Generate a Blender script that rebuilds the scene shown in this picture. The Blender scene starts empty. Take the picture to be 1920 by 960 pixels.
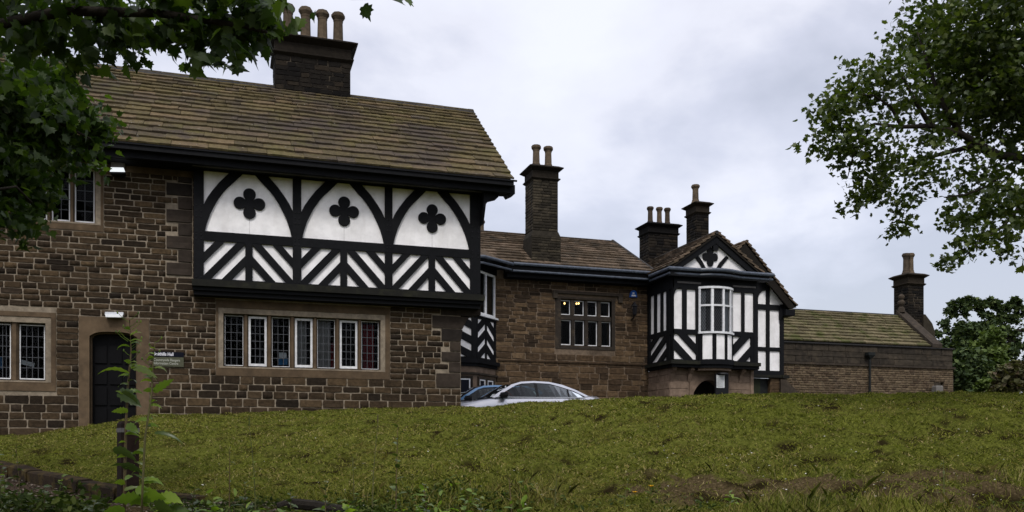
import bpy, math, random
import numpy as np
from mathutils import Vector, Matrix
random.seed(7); np.random.seed(7)
RND = random.Random(11)
scene = bpy.context.scene
COL = scene.collection
R = math.radians

# ------------------------------------------------------------------ camera, sky, sun, exposure
EYE = 1.6; FPX = 1650.0; HZ = 840.0; TH = math.atan(530/1650.0)
CT, ST = math.cos(TH), math.sin(TH)
cam_d = bpy.data.cameras.new('camera'); cam = bpy.data.objects.new('camera', cam_d); COL.objects.link(cam)
cam.location = (0, 0, EYE); cam.rotation_euler = (R(90), 0, -TH)
cam_d.sensor_width = 36; cam_d.lens = FPX/1920*36; cam_d.shift_y = (HZ-480)/1920
cam_d.clip_start = .05; cam_d.clip_end = 3000
scene.camera = cam
scene.view_settings.view_transform = 'Standard'; scene.view_settings.look = 'None'
scene.view_settings.exposure = 0.0; scene.view_settings.gamma = 1.0
SUN_EL, SUN_AZ = R(52), R(200)          # azimuth clockwise from +Y
world = bpy.data.worlds.new('World'); scene.world = world; world.use_nodes = True
wn, wl = world.node_tree.nodes, world.node_tree.links
for n in list(wn): wn.remove(n)
def WN(t, **k):
    n = wn.new(t)
    for a, b in k.items(): setattr(n, a, b)
    return n
wout = WN('ShaderNodeOutputWorld'); bg1 = WN('ShaderNodeBackground'); bg2 = WN('ShaderNodeBackground'); addsh = WN('ShaderNodeAddShader')
sky = WN('ShaderNodeTexSky', sky_type='NISHITA'); sky.sun_disc = False; sky.sun_elevation = SUN_EL; sky.sun_rotation = SUN_AZ
sky.air_density = 1.0; sky.dust_density = 3.0
wl.new(sky.outputs[0], bg1.inputs[0]); bg1.inputs[1].default_value = 0.05
tc = WN('ShaderNodeTexCoord'); mp = WN('ShaderNodeMapping'); mp.inputs['Scale'].default_value = (1, 1, 1.7); mp.inputs['Location'].default_value = (3.4, .35, 1.1)
wl.new(tc.outputs['Generated'], mp.inputs[0])
n1 = WN('ShaderNodeTexNoise'); n1.inputs['Scale'].default_value = 3.4; n1.inputs['Detail'].default_value = 6; n1.inputs['Roughness'].default_value = .52
n1.inputs['Distortion'].default_value = .15
wl.new(mp.outputs[0], n1.inputs['Vector'])
sx = WN('ShaderNodeSeparateXYZ'); wl.new(tc.outputs['Generated'], sx.inputs[0])
el = WN('ShaderNodeMath', operation='MULTIPLY_ADD'); wl.new(sx.outputs['Z'], el.inputs[0]); el.inputs[1].default_value = .75; el.inputs[2].default_value = -.22
ad = WN('ShaderNodeMath', operation='ADD'); wl.new(n1.outputs[0], ad.inputs[0]); wl.new(el.outputs[0], ad.inputs[1])
cr = WN('ShaderNodeValToRGB')
E = cr.color_ramp.elements
E[0].position = .36; E[0].color = (.47, .475, .54, 1); E[1].position = .70; E[1].color = (.83, .83, .885, 1)
m_ = E.new(.46); m_.color = (.59, .59, .665, 1)
m_ = E.new(.55); m_.color = (.745, .735, .79, 1)
wl.new(ad.outputs[0], cr.inputs[0]); wl.new(cr.outputs[0], bg2.inputs[0]); bg2.inputs[1].default_value = 1.03
wl.new(bg1.outputs[0], addsh.inputs[0]); wl.new(bg2.outputs[0], addsh.inputs[1]); wl.new(addsh.outputs[0], wout.inputs[0])
sun_d = bpy.data.lights.new('sun', 'SUN'); sun_d.energy = 1.9; sun_d.angle = R(14); sun_d.color = (1, .965, .91)
sun = bpy.data.objects.new('sun', sun_d); COL.objects.link(sun)
sdir = Vector((math.sin(SUN_AZ)*math.cos(SUN_EL), math.cos(SUN_AZ)*math.cos(SUN_EL), math.sin(SUN_EL)))
sun.rotation_euler = (-sdir).to_track_quat('-Z', 'Y').to_euler()

# ------------------------------------------------------------------ photo -> plane helpers
def comps(px):
    a = (px-960)/FPX
    return CT*a+ST, CT-a*ST
def XP(px, Y):                 # X where the ray column px meets the plane Y
    c, d = comps(px); return c/d*Y
def ZP(px, py, Y):
    c, d = comps(px); return EYE+(HZ-py)/FPX*Y/d
def W(px, py, t):              # point at forward depth t
    c, d = comps(px); return Vector((c*t, d*t, EYE+(HZ-py)/FPX*t))

# ------------------------------------------------------------------ materials
MATS = {}
def newmat(name):
    m = bpy.data.materials.new(name); m.use_nodes = True
    return m, m.node_tree.nodes, m.node_tree.links, m.node_tree.nodes['Principled BSDF']
def ramp(nt, stops, interp='LINEAR'):
    r = nt.new('ShaderNodeValToRGB'); e = r.color_ramp.elements; r.color_ramp.interpolation = interp
    e[0].position, e[0].color = stops[0][0], (*stops[0][1], 1)
    e[1].position, e[1].color = stops[-1][0], (*stops[-1][1], 1)
    for p, c in stops[1:-1]:
        x = e.new(p); x.color = (*c, 1)
    return r
def rnode(nt, ln):
    oi = nt.new('ShaderNodeObjectInfo'); at = nt.new('ShaderNodeAttribute'); at.attribute_name = 'rnd'
    a = nt.new('ShaderNodeMath'); a.operation = 'ADD'; ln.new(oi.outputs['Random'], a.inputs[0]); ln.new(at.outputs['Fac'], a.inputs[1])
    f = nt.new('ShaderNodeMath'); f.operation = 'FRACT'; ln.new(a.outputs[0], f.inputs[0]); return f.outputs[0]
def noise(nt, ln, scale, detail=4, rough=.6, vec=None, sc=None):
    n = nt.new('ShaderNodeTexNoise'); n.inputs['Scale'].default_value = scale; n.inputs['Detail'].default_value = detail; n.inputs['Roughness'].default_value = rough
    g = nt.new('ShaderNodeNewGeometry')
    if sc:
        m = nt.new('ShaderNodeMapping'); m.inputs['Scale'].default_value = sc; ln.new(g.outputs['Position'], m.inputs[0]); ln.new(m.outputs[0], n.inputs['Vector'])
    else: ln.new(g.outputs['Position'], n.inputs['Vector'])
    return n.outputs[0]
def mix(nt, ln, fac, a, b, mode='MIX'):
    m = nt.new('ShaderNodeMix'); m.data_type = 'RGBA'; m.blend_type = mode
    for i, v in ((0, fac), (6, a), (7, b)):
        if hasattr(v, 'default_value') or hasattr(v, 'is_linked'): ln.new(v, m.inputs[i])
        elif isinstance(v, tuple): m.inputs[i].default_value = (*v, 1) if len(v) == 3 else v
        else: m.inputs[i].default_value = v
    return m.outputs[2]
def bump(nt, ln, h, p, strength=.4, dist=.01):
    b = nt.new('ShaderNodeBump'); b.inputs['Strength'].default_value = strength; b.inputs['Distance'].default_value = dist
    ln.new(h, b.inputs['Height']); ln.new(b.outputs[0], p.inputs['Normal'])
def mat(name, stops, nscale=20, ndark=.6, rough=.85, bscale=60, bstr=.4, bdist=.006, patch=None, spec=.1, metal=0, streak=None):
    """stops: colour ramp driven by the piece's own random number; grain darkens by ndark; patch=(scale, lo, hi, colour, amount)"""
    m, nt, ln, p = newmat(name)
    r = ramp(nt, stops) if len(stops) > 1 else None
    if r: ln.new(rnode(nt, ln), r.inputs[0]); c = r.outputs[0]
    else: c = nt.new('ShaderNodeRGB'); c.outputs[0].default_value = (*stops[0][1], 1); c = c.outputs[0]
    g = ramp(nt, [(.3, (ndark,)*3), (.7, (1.15,)*3)]); ln.new(noise(nt, ln, nscale, 6, .65), g.inputs[0])
    c = mix(nt, ln, 1.0, c, g.outputs[0], 'MULTIPLY')
    for pt in (patch or []):
        s, lo, hi, pc, am = pt[:5]
        q = ramp(nt, [(lo, (0, 0, 0)), (hi, (am,)*3)]); ln.new(noise(nt, ln, s, 5, .7, sc=pt[5] if len(pt) > 5 else None), q.inputs[0])
        c = mix(nt, ln, q.outputs[0], c, pc)
    ln.new(c, p.inputs['Base Color']); p.inputs['Roughness'].default_value = rough
    p.inputs['Specular IOR Level'].default_value = spec; p.inputs['Metallic'].default_value = metal
    if bstr: bump(nt, ln, noise(nt, ln, bscale, 5, .7), p, bstr, bdist)
    MATS[name] = m; return m
S1 = [(0, (.020, .015, .011)), (.15, (.036, .025, .016)), (.45, (.054, .037, .022)), (.7, (.074, .050, .029)), (.9, (.10, .068, .038)), (1, (.046, .033, .023))]
M_stone = mat('sandstone', S1, 16, .45, .9, 70, .8, .012, patch=[(.7, .5, .72, (.024, .018, .014), .6), (30, .6, .75, (.12, .085, .05), .35)])
M_mortar = mat('lime_mortar', [(0, (.27, .225, .17))], 9, .55, .95, 90, .4, patch=[(.8, .5, .7, (.07, .055, .04), .7)])
M_hallstone = mat('hall_sandstone', [(0, (.03, .021, .014)), (.25, (.065, .043, .026)), (.6, (.11, .072, .041)), (.85, (.16, .108, .062)), (1, (.04, .028, .02))], 9, .4, .9, 60, .9, .015, patch=[(.9, .52, .7, (.055, .038, .026), .5)])
M_hallmortar = mat('hall_mortar', [(0, (.16, .12, .085))], 9, .6, .95, 90, .3, patch=[(.9, .5, .7, (.03, .022, .016), .8)])
M_dress = mat('dressed_sandstone', [(0, (.098, .068, .042)), (1, (.128, .090, .056))], 5, .7, .85, 80, .25, .004, patch=[(1.6, .45, .68, (.035, .026, .019), .65), (3, .55, .7, (.06, .045, .03), .5, (1, 1, .25))])
M_dressd = mat('sooty_dressed_stone', [(0, (.03, .025, .021)), (1, (.055, .044, .034))], 8, .6, .88, 80, .4, .006, patch=[(2, .55, .7, (.11, .08, .05), .35)])
M_quoin = mat('quoin_gritstone', [(0, (.022, .018, .016)), (1, (.048, .037, .029))], 8, .65, .88, 80, .4, .006, patch=[(1.3, .55, .75, (.075, .055, .037), .4)])
M_porch = mat('porch_sandstone', [(0, (.16, .115, .085)), (1, (.24, .175, .13))], 5, .6, .88, 60, .3, .006, patch=[(1.8, .48, .68, (.07, .052, .038), .6)])
M_black = mat('black_painted_timber', [(0, (.006, .0065, .008)), (1, (.009, .0095, .011))], 14, .7, .65, 40, .25, .003, spec=.08)
M_sill = mat('mossy_black_timber', [(0, (.013, .013, .011))], 14, .7, .7, 40, .3, .003, patch=[(3, .5, .7, (.035, .036, .02), .6)])
M_soffit = mat('grey_moulding', [(0, (.09, .085, .085))], 14, .7, .7, 40, .2, .003)
M_white = mat('white_limewash', [(0, (.78, .77, .785)), (1, (.83, .82, .83))], 3, .88, .85, 25, .15, .004, patch=[(2.2, .5, .75, (.58, .56, .54), .4, (1.6, 1.6, .25)), (18, .68, .74, (.42, .40, .38), .35)])
M_wpaint = mat('white_window_paint', [(0, (.62, .63, .66)), (1, (.72, .73, .75))], 12, .8, .5, 40, .1, .002)
M_lead = mat('lead', [(0, (.085, .09, .10))], 30, .7, .55, 60, .1, .001, metal=.3)
M_leadb = mat('blue_lead_gutter', [(0, (.06, .075, .105))], 8, .6, .45, 40, .2, .003, patch=[(5, .5, .7, (.12, .14, .18), .5)], spec=.5)
M_slate = mat('mossy_stone_slate', [(0, (.078, .062, .034)), (.3, (.100, .080, .040)), (.6, (.120, .096, .046)), (.85, (.145, .106, .060)), (1, (.088, .072, .052))], 14, .5, .9, 50, .7, .012,
    patch=[(.5, .45, .62, (.050, .040, .038), .8, (1, 1, 1.3)), (1.5, .52, .68, (.100, .096, .030), .45), (13, .66, .69, (.40, .37, .32), .85)])
M_slate2 = mat('hall_stone_slate', [(0, (.07, .052, .035)), (.4, (.115, .085, .058)), (.8, (.17, .125, .09)), (1, (.09, .07, .05))], 10, .5, .9, 50, .6, .012,
    patch=[(.9, .5, .64, (.03, .027, .022), .8), (8, .66, .72, (.33, .28, .23), .6)])
M_slate3 = mat('green_stone_slate', [(0, (.09, .076, .045)), (.5, (.14, .12, .066)), (1, (.17, .14, .085))], 10, .5, .9, 50, .6, .012,
    patch=[(1.4, .5, .62, (.05, .058, .016), .85)])
M_ridge = mat('dark_ridge_stone', [(0, (.022, .022, .024)), (1, (.05, .047, .045))], 14, .6, .9, 50, .4, .008)
M_under = mat('roof_boarding', [(0, (.014, .012, .010))], 10, .8, .9, 40, .2)
M_soot = mat('sooty_chimney_stone', [(0, (.006, .0055, .0055)), (.6, (.013, .011, .009)), (1, (.027, .021, .015))], 10, .6, .9, 60, .6, .01)
M_sootj = mat('sooty_joint', [(0, (.012, .010, .009))], 3, .5, .95, 60, .3, patch=[(1.5, .52, .66, (.11, .09, .065), .8)])
M_chim2 = mat('weathered_chimney_stone', [(0, (.020, .017, .013)), (.6, (.034, .029, .021)), (1, (.058, .048, .033))], 8, .6, .9, 60, .6, .01, patch=[(1.2, .56, .72, (.085, .07, .05), .5)])
M_pot = mat('chimney_pot_clay', [(0, (.065, .050, .036)), (1, (.12, .09, .06))], 9, .6, .8, 50, .3, .005, patch=[(2.5, .5, .7, (.02, .018, .018), .7)])
M_brick = mat('old_range_brick', [(0, (.075, .052, .034)), (.5, (.13, .096, .060)), (.85, (.165, .125, .08)), (1, (.04, .03, .02))], 8, .5, .9, 50, .5, .01, patch=[(.8, .55, .7, (.06, .045, .035), .6)])
M_parapet = mat('dark_parapet_stone', [(0, (.032, .027, .022)), (1, (.055, .045, .034))], 6, .5, .9, 50, .5, .01, patch=[(1.5, .5, .7, (.075, .058, .04), .5)])
M_door = mat('black_oak_door', [(0, (.004, .004, .005))], 20, .6, .5, 40, .3, .003, spec=.10)
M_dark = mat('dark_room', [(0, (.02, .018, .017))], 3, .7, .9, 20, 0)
M_curtain = mat('grey_curtain', [(0, (.35, .34, .33))], 4, .8, .9, 30, .2)
M_redcurt = mat('red_curtain', [(0, (.20, .02, .025))], 4, .7, .9, 30, .2)
M_paper = mat('paper', [(0, (.78, .8, .82))], 4, .95, .8, 30, 0)
M_bluep = mat('blue_print', [(0, (.06, .22, .45))], 4, .95, .7, 30, 0)
M_blk = mat('black_plastic', [(0, (.012, .012, .014))], 20, .8, .45, 50, 0)
M_sign = mat('sign_black', [(0, (.006, .007, .014))], 20, .9, .35, 50, 0)
M_signg = mat('sign_olive', [(0, (.075, .078, .052))], 20, .9, .5, 50, 0)
M_letter = mat('sign_lettering', [(0, (.62, .62, .68))], 20, .95, .6, 50, 0)
M_letterg = mat('sign_lettering_dull', [(0, (.36, .37, .32))], 20, .95, .6, 50, 0)
M_lampw = mat('lamp_housing', [(0, (.62, .64, .68))], 20, .85, .4, 50, 0)
M_rust = mat('weathered_metal', [(0, (.16, .15, .14))], 20, .6, .6, 50, .2)
M_blue = mat('blue_alarm_plastic', [(0, (.02, .09, .35))], 20, .9, .35, 50, 0)
M_bark = mat('bark', [(0, (.035, .03, .024))], 12, .5, .95, 30, .8, .02)
M_gravel = mat('gravel_and_litter', [(0, (.085, .060, .042))], 25, .3, .95, 60, 1.0, .02, spec=0, patch=[(40, .55, .68, (.27, .22, .17), .7), (1.5, .5, .7, (.05, .038, .028), .7)])
M_gstone = mat('path_pebble', [(0, (.06, .045, .035)), (.6, (.16, .12, .09)), (.9, (.3, .25, .2)), (1, (.5, .46, .38))], 20, .6, .9, 60, .2)
M_kerb = mat('mossy_kerb_stone', [(0, (.030, .021, .015)), (1, (.055, .038, .024))], 9, .4, .95, 40, 1.0, .02, patch=[(3.5, .5, .62, (.14, .10, .03), .5), (9, .55, .65, (.015, .012, .01), .7)])
M_post = mat('weathered_post_wood', [(0, (.030, .018, .014))], 12, .5, .85, 40, .6, .006, patch=[(6, .5, .7, (.022, .017, .014), .7, (3, 3, .4))])
M_tarmac = mat('tarmac', [(0, (.05, .05, .05))], 30, .6, .9, 80, .5, .01)
M_pipe = mat('cast_iron_pipe', [(0, (.016, .018, .018))], 20, .7, .5, 50, .1)
M_greend = mat('dark_green_paint', [(0, (.022, .026, .014))], 10, .7, .6, 50, .1)
M_tyre = mat('tyre_rubber', [(0, (.015, .015, .015))], 20, .8, .8, 50, .1)
M_alloy = mat('alloy', [(0, (.45, .46, .48))], 20, .9, .3, 50, 0, metal=.8)
M_orange = mat('orange_plastic', [(0, (.65, .10, .03))], 20, .9, .4, 50, 0)
M_stem = mat('weed_stem', [(0, (.09, .12, .035)), (1, (.12, .08, .045))], 20, .7, .6, 50, .1)
M_petal = mat('pale_petals', [(0, (.45, .43, .38)), (1, (.65, .62, .6))], 20, .9, .8, 50, 0)
M_yellow = mat('yellow_petals', [(0, (.75, .36, .01)), (1, (.8, .45, .02))], 20, .9, .6, 50, 0)
def paint(name, col, rough=.22, metal=.6):
    m, nt, ln, p = newmat(name); p.inputs['Base Color'].default_value = (*col, 1); p.inputs['Metallic'].default_value = metal
    p.inputs['Roughness'].default_value = rough + .08; p.inputs['Coat Weight'].default_value = .8; p.inputs['Coat Roughness'].default_value = .06
    return m
M_silver = paint('silver_car_paint', (.50, .51, .57)); M_cblue = paint('pale_blue_car_paint', (.09, .19, .34))
def glass(name, tint, refl=.05, rough=.02):
    m, nt, ln, p = newmat(name); nt.remove(p)
    tr = nt.new('ShaderNodeBsdfTransparent'); tr.inputs[0].default_value = (*tint, 1)
    gl = nt.new('ShaderNodeBsdfGlossy'); gl.inputs['Roughness'].default_value = rough; gl.inputs[0].default_value = (.9, .95, 1, 1)
    fr = nt.new('ShaderNodeFresnel'); fr.inputs[0].default_value = 1.45
    ad = nt.new('ShaderNodeMath'); ad.operation = 'ADD'; ad.inputs[1].default_value = refl-.04; ln.new(fr.outputs[0], ad.inputs[0]); ad.use_clamp = True
    mx = nt.new('ShaderNodeMixShader'); ln.new(ad.outputs[0], mx.inputs[0]); ln.new(tr.outputs[0], mx.inputs[1]); ln.new(gl.outputs[0], mx.inputs[2])
    ln.new(mx.outputs[0], nt['Material Output'].inputs[0]); return m
M_glass = glass('old_window_glass', (.6, .63, .65), .010); M_cglass = glass('car_glass', (.22, .27, .26), .015, .01)
def emis(name, col, s):
    m, nt, ln, p = newmat(name); p.inputs['Emission Color'].default_value = (*col, 1); p.inputs['Emission Strength'].default_value = s
    p.inputs['Base Color'].default_value = (*col, 1); return m
M_lit = emis('lit_bulb', (1, .62, .2), 6)
M_floodlit = emis('lit_floodlight_glass', (.9, .95, 1), .9)
M_flood = mat('floodlight_glass', [(0, (.85, .87, .9))], 20, .95, .15, 50, 0, spec=.6)
def leafmat(name, stops, trans=.35, rough=.5, patches=None, spec=.35):
    m, nt, ln, p = newmat(name); r = ramp(nt, stops); ln.new(rnode(nt, ln), r.inputs[0]); c = r.outputs[0]
    for s, lo, hi, pc, am in (patches or []):
        q = ramp(nt, [(lo, (0, 0, 0)), (hi, (am,)*3)]); ln.new(noise(nt, ln, s, 4, .65), q.inputs[0]); c = mix(nt, ln, q.outputs[0], c, pc)
    ln.new(c, p.inputs['Base Color']); p.inputs['Roughness'].default_value = rough; p.inputs['Specular IOR Level'].default_value = spec
    if trans:
        t = nt.new('ShaderNodeBsdfTranslucent'); t2 = mix(nt, ln, 1.0, c, (1.15, 1.3, .5), 'MULTIPLY'); ln.new(t2, t.inputs[0])
        mx = nt.new('ShaderNodeMixShader'); mx.inputs[0].default_value = trans; ln.new(p.outputs[0], mx.inputs[1]); ln.new(t.outputs[0], mx.inputs[2])
        ln.new(mx.outputs[0], nt['Material Output'].inputs[0])
    return m
M_leafL = leafmat('near_sycamore_leaf', [(0, (.016, .032, .007)), (.5, (.032, .062, .010)), (1, (.075, .120, .016))], .42)
M_leafR = leafmat('right_sycamore_leaf', [(0, (.028, .046, .010)), (.6, (.052, .078, .016)), (1, (.10, .125, .028))], .38)
M_leafB = leafmat('far_tree_leaf', [(0, (.025, .044, .018)), (.6, (.045, .072, .022)), (1, (.085, .115, .030))], .15, .8)
M_leafG = leafmat('light_green_leaf', [(0, (.055, .090, .020)), (1, (.11, .15, .035))], .2, .8)
M_leafRd = leafmat('reddish_leaf', [(0, (.065, .04, .025)), (.5, (.07, .075, .03)), (1, (.12, .11, .04))], .15, .7)
M_weed = leafmat('weed_leaf', [(0, (.08, .14, .018)), (.5, (.14, .22, .026)), (1, (.24, .33, .04))], .45, .35)
M_weedd = leafmat('weed_leaf_dark', [(0, (.035, .060, .014)), (.6, (.065, .10, .020)), (1, (.13, .17, .04))], .25, .30)
M_under_l = leafmat('undergrowth_leaf', [(0, (.018, .030, .008)), (.6, (.042, .062, .014)), (1, (.10, .12, .03))], .25, .7, spec=.06)
GP = [(.42, .55, .72, (.20, .15, .065), .5), (1.3, .52, .68, (.10, .135, .026), .5)]
M_grass = leafmat('grass_blade', [(0, (.020, .019, .008)), (.2, (.075, .082, .018)), (.5, (.165, .185, .034)), (.78, (.25, .25, .052)), (.93, (.32, .25, .10)), (1, (.45, .37, .21))], .3, .8, patches=GP, spec=.05)
M_ground = mat('turf_and_soil', [(0, (.115, .125, .024))], 18, .3, .95, 30, 1.0, .03, spec=.0, patch=[(60, .62, .7, (.24, .19, .10), .5)])

# ------------------------------------------------------------------ mesh builder
ORIG = {}
class Frame:
    """a wall plane: u along it, v up (absolute z), d into the wall"""
    def __init__(s, o, ang=0.0):
        s.o = Vector((o[0], o[1], 0)); s.e = Vector((math.cos(ang), math.sin(ang), 0)); s.n = Vector((-math.sin(ang), math.cos(ang), 0))
    def pt(s, u, v, d=0): return s.o+s.e*u+s.n*d+Vector((0, 0, v))
def FY(Y): return Frame((0, Y), 0)
class MB:
    def __init__(s): s.v = []; s.f = []; s.r = []
    def add(s, vs, fs, r=None):
        b = len(s.v); s.v += [tuple(p) for p in vs]; s.f += [tuple(b+i for i in f) for f in fs]; s.r += [(RND.random() if r is None else r)]*len(vs); return s
    def box(s, x0, x1, y0, y1, z0, z1):
        return s.add([(x, y, z) for z in (z0, z1) for y in (y0, y1) for x in (x0, x1)], [(0, 1, 3, 2), (4, 6, 7, 5), (0, 4, 5, 1), (2, 3, 7, 6), (0, 2, 6, 4), (1, 5, 7, 3)])
    def fbox(s, F, u0, u1, v0, v1, d0, d1):
        return s.prism(F, [(u0, v0), (u1, v0), (u1, v1), (u0, v1)], d0, d1)
    def prism(s, F, poly, d0, d1):
        n = len(poly); vs = [F.pt(u, v, d0) for u, v in poly]+[F.pt(u, v, d1) for u, v in poly]
        return s.add(vs, [tuple(range(n)), tuple(range(2*n-1, n-1, -1))]+[(i, i+n, (i+1) % n+n, (i+1) % n) for i in range(n)])
    def ring(s, F, o, i, d0, d1):     # rectangular frame; o,i = (u0,u1,v0,v1)
        s.fbox(F, o[0], o[1], o[2], i[2], d0, d1); s.fbox(F, o[0], o[1], i[3], o[3], d0, d1)
        s.fbox(F, o[0], i[0], i[2], i[3], d0, d1); s.fbox(F, i[1], o[1], i[2], i[3], d0, d1); return s
    def tube(s, pts, rad, n=6, cap=True):
        pts = [Vector(p) for p in pts]; m = len(pts); rad = rad if isinstance(rad, (list, tuple)) else [rad]*m; vs = []
        for i, p in enumerate(pts):
            d = (pts[min(i+1, m-1)]-pts[max(i-1, 0)]).normalized(); a = d.cross(Vector((0, 0, 1)))
            if a.length < 1e-3: a = Vector((1, 0, 0))
            a.normalize(); b = d.cross(a)
            for k in range(n):
                q = 2*math.pi*k/n; vs.append(p+(a*math.cos(q)+b*math.sin(q))*rad[i])
        fs = [(i*n+k, i*n+(k+1) % n, (i+1)*n+(k+1) % n, (i+1)*n+k) for i in range(m-1) for k in range(n)]
        if cap: fs += [tuple(range(n))[::-1], tuple(range((m-1)*n, m*n))]
        return s.add(vs, fs)
    def lathe(s, c, prof, n=14):
        vs = [(c[0]+r*math.cos(2*math.pi*k/n), c[1]+r*math.sin(2*math.pi*k/n), z) for r, z in prof for k in range(n)]; m = len(prof)
        fs = [(i*n+k, i*n+(k+1) % n, (i+1)*n+(k+1) % n, (i+1)*n+k) for i in range(m-1) for k in range(n)]
        return s.add(vs, fs+[tuple(range(n))[::-1], tuple(range((m-1)*n, m*n))])
    def stack(s, rings):              # rectangular rings (x0,x1,y0,y1,z) joined upward
        vs = []; fs = []
        for k, (x0, x1, y0, y1, z) in enumerate(rings):
            vs += [(x0, y0, z), (x1, y0, z), (x1, y1, z), (x0, y1, z)]
            if k: fs += [((k-1)*4+i, (k-1)*4+(i+1) % 4, k*4+(i+1) % 4, k*4+i) for i in range(4)]
        return s.add(vs, fs+[(3, 2, 1, 0), tuple(range(len(vs)-4, len(vs)))])
    def build(s, name, m, parent=None, smooth=False, origin=None, stuff=False):
        o = ORIG[parent.name] if parent else Vector(origin or (0, 0, 0))
        me = bpy.data.meshes.new(name); me.from_pydata([(a[0]-o[0], a[1]-o[1], a[2]-o[2]) for a in s.v], [], s.f)
        at = me.attributes.new('rnd', 'FLOAT', 'POINT'); at.data.foreach_set('value', s.r)
        me.materials.append(m)
        if smooth: me.polygons.foreach_set('use_smooth', [True]*len(me.polygons))
        ob = bpy.data.objects.new(name, me); COL.objects.link(ob)
        if parent: ob.parent = parent
        else: ob.location = o
        ORIG[ob.name] = o
        if stuff: ob['kind'] = 'stuff'
        return ob
def thing(name, label, cat, loc, group=None):
    o = bpy.data.objects.new(name, None); COL.objects.link(o); o.location = loc; ORIG[o.name] = Vector(loc)
    o['label'] = label; o['category'] = cat; o.empty_display_size = .3
    if group: o['group'] = group
    return o
def tag(o, label, cat, group=None):
    o['label'] = label; o['category'] = cat
    if group: o['group'] = group
    return o
def npmesh(name, V, loops, sizes, m, rnd=None, parent=None, smooth=False):
    me = bpy.data.meshes.new(name); V = np.asarray(V, dtype=np.float32)
    if parent: V = V-np.array(ORIG[parent.name], dtype=np.float32)
    me.vertices.add(len(V)); me.vertices.foreach_set('co', V.ravel())
    loops = np.asarray(loops, dtype=np.int32).ravel(); sizes = np.asarray(sizes, dtype=np.int32)
    me.loops.add(len(loops)); me.loops.foreach_set('vertex_index', loops)
    me.polygons.add(len(sizes)); st = np.concatenate([[0], np.cumsum(sizes)[:-1]]).astype(np.int32)
    me.polygons.foreach_set('loop_start', st); me.polygons.foreach_set('loop_total', sizes)
    if smooth: me.polygons.foreach_set('use_smooth', np.ones(len(sizes), dtype=bool))
    me.update(calc_edges=True); me.validate()
    if rnd is not None:
        at = me.attributes.new('rnd', 'FLOAT', 'POINT'); at.data.foreach_set('value', np.asarray(rnd, dtype=np.float32))
    me.materials.append(m); ob = bpy.data.objects.new(name, me); COL.objects.link(ob)
    if parent: ob.parent = parent; ORIG[ob.name] = ORIG[parent.name]
    else: ORIG[ob.name] = Vector((0, 0, 0))
    return ob

# ------------------------------------------------------------------ countable pieces (stones, slates)
def block_variants(name, m, n=7, cu=.035, cv=.09, jit=.03):
    out = []
    for k in range(n):
        q = random.Random(100+k+len(name)); vs = []; fs = []
        base = [(-.5+cu, -.5), (0, -.5), (.5-cu, -.5), (.5, 0), (.5-cu, .5), (0, .5), (-.5+cu, .5), (-.5, 0)]
        base = [(u+q.uniform(-jit, jit)*.4, v+q.uniform(-jit, jit)*1.6) for u, v in base]
        for d, s in ((.5, 1), (-.25, 1), (-.5, 0)):
            for u, v in base:
                uu = u*(1-(1-s)*2*cu); vv = v*(1-(1-s)*2*cv); vs.append((uu, d+(q.uniform(-.12, .08) if s == 0 else 0), vv))
        for r in range(2): fs += [(r*8+i, r*8+(i+1) % 8, r*8+8+(i+1) % 8, r*8+8+i) for i in range(8)]
        fs.append(tuple(range(16, 24)))
        me = bpy.data.meshes.new(name); me.from_pydata(vs, [], fs); me.materials.append(m); out.append((me, np.array(vs), fs))
    return out
def slab_variants(name, m, n=6):
    out = []
    for k in range(n):
        q = random.Random(300+k+len(name)); j = lambda a: q.uniform(-a, a)
        # u across, v up the slope, w thickness; lower edge slightly ragged
        low = [(-.5+j(.012), -.5+j(.02)), (-.17, -.5+j(.035)), (.17, -.5+j(.035)), (.5+j(.012), -.5+j(.02))]
        vs = [(u, v, w) for w in (-.5, .5) for u, v in low+[(.5, .5), (-.5, .5)]]
        vs = [(u, v, w+(j(.25) if w > 0 else 0)) for u, v, w in vs]
        fs = [(5, 4, 3, 2, 1, 0), (6, 7, 8, 9, 10, 11)]+[(i, (i+1) % 6, (i+1) % 6+6, i+6) for i in range(6)]
        me = bpy.data.meshes.new(name); me.from_pydata(vs, [], fs); me.materials.append(m); out.append((me, np.array(vs), fs))
    return out
def inview(c):
    f = c.x*ST+c.y*CT; r = c.x*CT-c.y*ST
    if f < 1: return 0
    px = 960+r/f*FPX; py = HZ-(c.z-EYE)/f*FPX
    return 1.0/f**2 if (-20 < px < 1940 and -20 < py < 980) else 1e-6/f**2
def place(name, items, variants, parent, limit=300, weight=None):
    """items: (centre, matrix3, (sx,sy,sz)); the largest in view become objects of their own, the rest one joined part"""
    o = ORIG[parent.name]; sc = []
    for it in items:
        s = it[2]; sc.append(-inview(it[0])*s[0]*max(s[1], s[2]))
    order = sorted(range(len(items)), key=lambda i: sc[i]); mb_v = []; mb_l = []; mb_s = []; mb_r = []; base = 0
    for rank, i in enumerate(order):
        c, m3, s = items[i]; me, V, fs = variants[RND.randrange(len(variants))]
        if rank < limit and sc[i] < -1e-8:
            ob = bpy.data.objects.new(name, me); COL.objects.link(ob); ob.parent = parent
            ob.matrix_local = Matrix.LocRotScale(c-o, m3.to_quaternion(), Vector(s))
        else:
            A = np.array(m3); P = (V*np.array(s)) @ A.T+np.array(c); mb_v.append(P)
            for f in fs: mb_l += [base+k for k in f]; mb_s.append(len(f))
            mb_r += [RND.random()]*len(V); base += len(V)
    if mb_v:
        ob = npmesh(name, np.concatenate(mb_v), mb_l, mb_s, variants[0][0].materials[0], mb_r, parent); ob['kind'] = 'stuff'
I3 = Matrix.Identity(3)
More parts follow.
